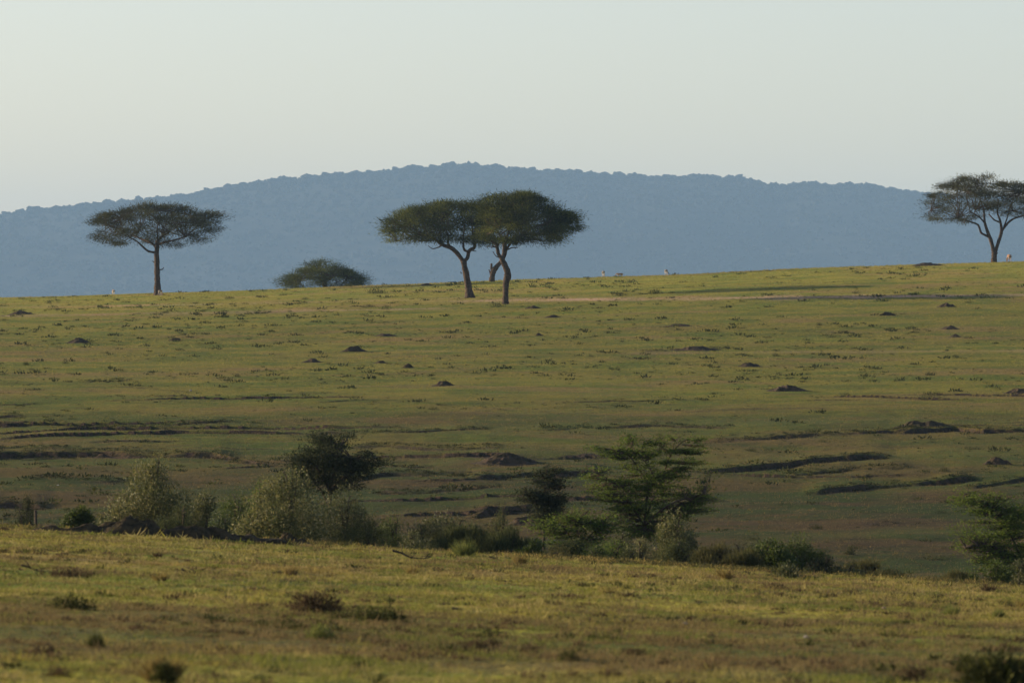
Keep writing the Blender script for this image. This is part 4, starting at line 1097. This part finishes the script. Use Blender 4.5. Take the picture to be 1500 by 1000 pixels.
n_ = 4200; x_ = RNG.uniform(-13, 13, n_); y_ = edge_y(x_)+RNG.normal(.6, 1.6, n_)
k_ = fbm(x_, x_*0+.7, 1.3, 3, 621) > RNG.uniform(-.5, .35, n_); x_, y_ = x_[k_], y_[k_]
spots('edge_herbs', x_[::2], y_[::2], RNG.uniform(.04, .13, len(x_[::2])), .8, 'fuzz_leaf', 'ragged olive herbs fringing the edge of the near bank', 34)
spots('edge_grass', x_[1::2], y_[1::2], RNG.uniform(.04, .11, len(x_[1::2])), .9, 'tuft_straw', 'dry straggling grass along the edge of the near bank', 26)

def far_tufts():
    """short grass fringe on the far slope"""
    n = 90000
    y = 124+RNG.uniform(0, 1, n)**.85*500; u = RNG.uniform(-.1, .1, n); x = u*y; z = H(x, y)
    B = 3
    P = np.repeat(np.stack([x, y, z-.005], -1), B, 0); P[:, :2] += RNG.normal(0, .06, (n*B, 2))
    D = unit(RNG.standard_normal((n*B, 3))*[.6, .6, .2]+[.1, 0, .8])
    ln = np.repeat(RNG.uniform(.04, .13, n)*(y/300)**.4, B); wd = .022*(P[:, 1]/300)
    br = np.repeat(np.repeat(1-sstep(230, 380, y), B), 4)*.97
    V, Fq, TT = leaves(P, D, ln, wd, np.repeat(RNG.uniform(0, 1, n)**2*.6*sstep(200, 400, y), B))
    o = obj('dry_grass', mesh_np('dry_grass', V, Fq, 4, False, {'tint': TT, 'brown': br}), M['grass'])
    tag(o, 'sparse dry grass on the far slope', 'grass', kind='stuff')
far_tufts()

# ------------------------------------------------------------------ twigs, stones, stump
def twig(label, pts, r=.012):
    x, y, z = place(*pts[len(pts)//2]); s = y/F
    rg = np.random.default_rng(int(pts[0][0])); tubes = []
    loc = [np.array([(p[0]-750)*s-x, rg.uniform(-.1, .1), -(p[1]-500)*s-z+.02]) for p in pts]
    tubes.append((loc, [r*(1.3-i/len(loc)) for i in range(len(loc))], 5))
    for a in loc[1:]:
        e = a+rg.normal(0, 1, 3)*[.14, .08, .05]+[0, 0, .05]; tubes.append(([a, a*.5+e*.5+[0, 0, .015], e], [r*.6, r*.45, r*.2], 4))
    o = obj('fallen_branch', tubes_mesh('fallen_branch', tubes), M['bark_dark'], loc=(x, y, z))
    tag(o, label, 'branch', 'fallen branches on the near grass')
twig('thin fallen branch below the long earth bank', [(266, 834), (276, 839), (290, 842), (301, 843)])
twig('grey fallen branch at the far left of the near grass', [(32, 829), (44, 833), (52, 836), (62, 839)])
twig('curved fallen branch before the pale olive scrub', [(575, 807), (590, 812), (606, 819), (622, 819), (632, 817)], .016)
twig('fallen branch with raised twigs at the gully edge beside the orange-brown tuft', [(716, 816), (728, 820), (738, 826)])
twig('short dark stick right of the small green cushion', [(726, 850), (736, 852), (750, 853)])
twig('dark stick lying in the middle of the near grass', [(662, 892), (672, 894), (690, 898)], .018)

def stone(label, px, row, w, mat='stone'):
    x, y, z = place(px, row); s = y/F; r = w*s/2
    rg = np.random.default_rng(int(px)); v = IV*(1+.13*rg.standard_normal((len(IV), 1)).clip(-1.5, 1.5))*[r, r*.8, r*.55]
    me = mesh_np('stone', v, IF, 3, False)
    tag(obj('stone', me, M[mat], loc=(x, y, z+r*.25)), label, 'stone', 'pale stones lying in the grass')
stone('tiny white stone in the grass on the left slope', 279, 573, 4.5)
stone('pale stone lying by the trampled strip right of centre', 1003, 915, 9)
stone('pinkish stone at right in the near grass', 1295, 892, 8, 'stone_pink')
stone('small white stone among tufts near the right edge', 1423, 900, 6)
stone('small pinkish stone left of the right-hand twig', 1181, 934, 9)
stone('tiny white stone before the brown step on the left lower slope', 85, 711, 4)
stone('tiny pale stone above the near grass edge right of the short bank', 466, 819, 4)

def stump():
    x, y, z = place(54, 0, 128); s = y/F
    h_ = -(747-500)*s-z
    root = empty('tree_stump', (x, y, z), 'broken dark stump standing at the far left edge of the gully', 'stump')
    obj('trunk', tubes_mesh('trunk', [([[0, 0, -.1], [.01, 0, h_*.5], [-.03, 0, h_]], [.07, .055, .03], 8)]), M['bark_dark'], root)
    obj('branch', tubes_mesh('branch', [([[0, 0, h_*.55], [.07, .02, h_*.75], [.09, .03, h_*.9]], [.035, .025, .012], 6)]), M['bark_dark'], root)
stump()

# ------------------------------------------------------------------ gazelles
def coat(name, back, side, belly, stripe=True):
    m, nt, out = new_mat(name); L = nt.links
    n = attrib(nt, 'belly'); col = mixc(nt, n, back, belly)
    if stripe: col = mixc(nt, attrib(nt, 'stripe'), col, (0.03, 0.022, 0.016))
    d = nt.nodes.new('ShaderNodeBsdfPrincipled'); d.inputs['Roughness'].default_value = .8
    L.new(col, d.inputs['Base Color']); L.new(d.outputs[0], out.inputs[0]); return m
M['coat'] = coat('gazelle_coat', (0.26, 0.15, 0.08), None, (0.56, 0.48, 0.39))
M['coat_red'] = coat('antelope_coat', (0.16, 0.075, 0.04), None, (0.30, 0.20, 0.14), False)
M['horn'] = rough_mat('dark_horn', (0.03, 0.025, 0.02), (0.06, 0.05, 0.04), 20, .3, .005)

def antelope(label, px, row, y, yaw, grazing, mat, sc=1.0, seed=1, horns=True, sink=0.):
    x = (px-750)/F*y; z = Hs(x, y)-sink
    root = empty('gazelle', (x, y, z), label, 'gazelle', 'gazelles grazing along the ridge'); root.rotation_euler = (0, 0, yaw)
    # body faces +X, height .65 at shoulder
    J = {'pelvis': (-.34, 0, .60, .125), 'mid': (-.08, 0, .565, .135), 'chest': (.20, 0, .56, .140), 'neck0': (.33, 0, .64, .085), 'rump': (-.44, 0, .58, .075)}
    if grazing: J.update({'neck1': (.50, .02, .47, .052), 'head': (.62, .03, .24, .050), 'brow': (.665, .03, .155, .043), 'muzzle': (.70, .03, .055, .024)})
    else: J.update({'neck1': (.42, 0, .80, .055), 'head': (.46, .01, .93, .055), 'brow': (.52, .012, .93, .046), 'muzzle': (.63, .015, .875, .026)})
    E = [('pelvis', 'mid'), ('mid', 'chest'), ('chest', 'neck0'), ('neck0', 'neck1'), ('neck1', 'head'), ('head', 'brow'), ('brow', 'muzzle'), ('pelvis', 'rump')]
    for sd, nm in ((1, 'l'), (-1, 'r')):
        st = .05*sd*(1 if seed % 2 else -1)
        J.update({'hip'+nm: (-.36, .075*sd, .50, .080), 'knee'+nm: (-.27+st, .085*sd, .38, .048), 'hock'+nm: (-.42+st, .085*sd, .24, .022), 'hf'+nm: (-.40+st, .085*sd, .06, .015), 'hh'+nm: (-.375+st, .085*sd, 0, .019),
                  'sho'+nm: (.22, .07*sd, .45, .060), 'elb'+nm: (.19-st, .075*sd, .35, .034), 'wr'+nm: (.22-st, .075*sd, .19, .019), 'ff'+nm: (.215-st, .075*sd, .05, .014), 'fh'+nm: (.235-st, .075*sd, 0, .018),
                  'ear0'+nm: (J['head'][0]-.01, J['head'][1]+.045*sd, J['head'][2]+.03, .018), 'ear1'+nm: (J['head'][0]-.05, J['head'][1]+.11*sd, J['head'][2]+.075, .012)})
        E += [('pelvis', 'hip'+nm), ('hip'+nm, 'knee'+nm), ('knee'+nm, 'hock'+nm), ('hock'+nm, 'hf'+nm), ('hf'+nm, 'hh'+nm),
              ('chest', 'sho'+nm), ('sho'+nm, 'elb'+nm), ('elb'+nm, 'wr'+nm), ('wr'+nm, 'ff'+nm), ('ff'+nm, 'fh'+nm), ('head', 'ear0'+nm), ('ear0'+nm, 'ear1'+nm)]
    names = list(J); ix = {n: i for i, n in enumerate(names)}
    me = bpy.data.meshes.new('body')
    me.from_pydata([tuple(c*sc for c in J[n][:3]) for n in names], [(ix[a], ix[b]) for a, b in E], [])
    tmp = bpy.data.objects.new('tmp_skeleton', me); COL.objects.link(tmp)
    tmp.modifiers.new('skin', 'SKIN')
    if not me.skin_vertices: me.skin_vertices.new() if hasattr(me.skin_vertices, 'new') else None
    sv = me.skin_vertices[0].data
    for i, n in enumerate(names):
        sv[i].radius = (J[n][3]*sc, J[n][3]*sc); sv[i].use_root = (n == 'pelvis')
    ss = tmp.modifiers.new('sub', 'SUBSURF'); ss.levels = 2; ss.render_levels = 2
    dg = bpy.context.evaluated_depsgraph_get(); dg.update()
    bm_ = bpy.data.meshes.new_from_object(tmp.evaluated_get(dg))
    bpy.data.objects.remove(tmp)
    co_ = np.empty(len(bm_.vertices)*3, np.float32); bm_.vertices.foreach_get('co', co_); co_ = co_.reshape(-1, 3)/sc
    bl = np.maximum((1-sstep(.47, .53, co_[:, 2]))*(co_[:, 2] > .02), (1-sstep(-.44, -.40, co_[:, 0]))*(co_[:, 2] > .42))
    bl = np.where(co_[:, 0] > .36, 0.25 if not grazing else .1, bl)
    sp = np.exp(-((co_[:, 2]-.53)/.028)**2)*(np.abs(co_[:, 0]+.05) < .27)
    for an, arr in (('belly', bl), ('stripe', sp)):
        a = bm_.attributes.new(an, 'FLOAT', 'POINT'); a.data.foreach_set('value', arr.astype(np.float32))
    bm_.polygons.foreach_set('use_smooth', np.ones(len(bm_.polygons), bool))
    obj('body', bm_, M[mat], root)
    hd = np.array(J['head'][:3]); nx = np.array(J['neck1'][:3]); up = unit(hd-nx) if grazing else np.array([-.25, 0, 1.])
    fw = unit(np.array(J['muzzle'][:3])-hd); hornd = unit(-fw*.25+np.cross(np.array([0, 1., 0]), -fw)*(-1)) if grazing else unit(np.array([-.3, 0, 1]))
    if grazing: hornd = unit(np.array([.75, 0, .55]))
    if horns:
        for sd in (1, -1):
            b = hd+np.array([.01, .022*sd, .03])
            obj('horn', tubes_mesh('horn', [([b*sc, (b+hornd*.12+[0, .02*sd, 0])*sc, (b+hornd*.24+[.02, .035*sd, .0])*sc], [.012*sc, .009*sc, .003*sc], 6)]), M['horn'], root)
    tl = np.array([-.50, 0, .60])
    obj('tail', tubes_mesh('tail', [([tl*sc, (tl+[-.05, .01, -.07])*sc, (tl+[-.05, -.01, -.18])*sc], [.018*sc, .014*sc, .008*sc], 6)]), M['horn'], root)
    return root

R = math.radians
antelope('pale gazelle grazing on the skyline left of the left umbrella tree', 166, 0, 628, R(100), True, 'coat', .95, 1, sink=.12)
antelope('gazelle standing in front of the trunk of the left umbrella tree', 235, 0, 600, R(70), True, 'coat', .9, 2)
antelope('white-rumped gazelle on the skyline, leftmost of three right of the pair', 884, 0, 622, R(82), True, 'coat', 1.0, 3)
antelope('dark-sided gazelle turned left with head low, middle of three on the skyline', 907.5, 0, 632, R(172), True, 'coat', .9, 4, sink=.2)
antelope('white-rumped gazelle on the skyline, rightmost of three right of the pair', 976, 0, 628, R(75), True, 'coat', .95, 5)
antelope('red-brown antelope feeding beside the open-crowned acacia at the right', 1478, 0, 618, R(98), True, 'coat_red', 1.3, 6)

# ------------------------------------------------------------------ haze, light, sky, camera
import bmesh
bm = bmesh.new(); bmesh.ops.create_cube(bm, size=1.0)
me = bpy.data.meshes.new('haze')
for v in bm.verts:
    v.co = Vector((v.co.x*60000, -600+(v.co.y+.5)*18000, -26+(v.co.z+.5)*(26+440)))
bm.to_mesh(me); bm.free()
m, nt, out = new_mat('haze_air')
pv = nt.nodes.new('ShaderNodeVolumePrincipled')
pv.inputs['Color'].default_value = (0.355, 0.600, 0.92, 1)
pv.inputs['Density'].default_value = 5.8e-5
pv.inputs['Anisotropy'].default_value = 0.0
nt.links.new(pv.outputs[0], out.inputs['Volume'])
haze = obj('haze', me, m); tag(haze, 'pale blue haze filling the air over the plain', 'haze', kind='stuff')

SUN_EL, SUN_AZ = 12.0, 72.0          # azimuth from the view direction towards the left
sd = Vector((-math.sin(R(SUN_AZ))*math.cos(R(SUN_EL)), math.cos(R(SUN_AZ))*math.cos(R(SUN_EL)), math.sin(R(SUN_EL))))
sl = bpy.data.lights.new('sun', 'SUN'); sl.energy = 5.0; sl.angle = R(.53); sl.color = (1.0, .80, .55)
so = bpy.data.objects.new('sun', sl); link(so); so.rotation_euler = sd.to_track_quat('Z', 'Y').to_euler(); so.location = (-300, 200, 150)

w = bpy.data.worlds.new('World'); scene.world = w; w.use_nodes = True
nt = w.node_tree; nt.nodes.clear()
sky = nt.nodes.new('ShaderNodeTexSky'); sky.sky_type = 'NISHITA'; sky.sun_disc = False
sky.sun_elevation = R(SUN_EL); sky.sun_rotation = R(-SUN_AZ)
sky.altitude = 1500; sky.air_density = 1.0; sky.dust_density = 3.0; sky.ozone_density = 0.7
bg = nt.nodes.new('ShaderNodeBackground'); bg.inputs[1].default_value = .099
wo = nt.nodes.new('ShaderNodeOutputWorld')
wb = nt.nodes.new('ShaderNodeMix'); wb.data_type = 'RGBA'; wb.blend_type = 'MULTIPLY'; wb.inputs[0].default_value = 1
wb.inputs[7].default_value = (1.055, .95, .985, 1)
nt.links.new(sky.outputs[0], wb.inputs[6]); nt.links.new(wb.outputs[2], bg.inputs[0]); nt.links.new(bg.outputs[0], wo.inputs[0])

cam = bpy.data.cameras.new('camera'); cam.lens = 200; cam.sensor_width = 36; cam.clip_start = .5; cam.clip_end = 60000
cam.dof.use_dof = True; cam.dof.focus_distance = 380; cam.dof.aperture_fstop = 5.6
co_ = bpy.data.objects.new('camera', cam); link(co_); co_.location = (0, 0, 0); co_.rotation_euler = (R(90), 0, 0)
scene.camera = co_
scene.view_settings.view_transform = 'Standard'; scene.view_settings.look = 'None'
scene.view_settings.exposure = 1.02; scene.view_settings.gamma = 1
scene.cycles.use_denoising = True
scene.cycles.max_bounces = 6; scene.cycles.volume_bounces = 0
scene.cycles.transparent_max_bounces = 8
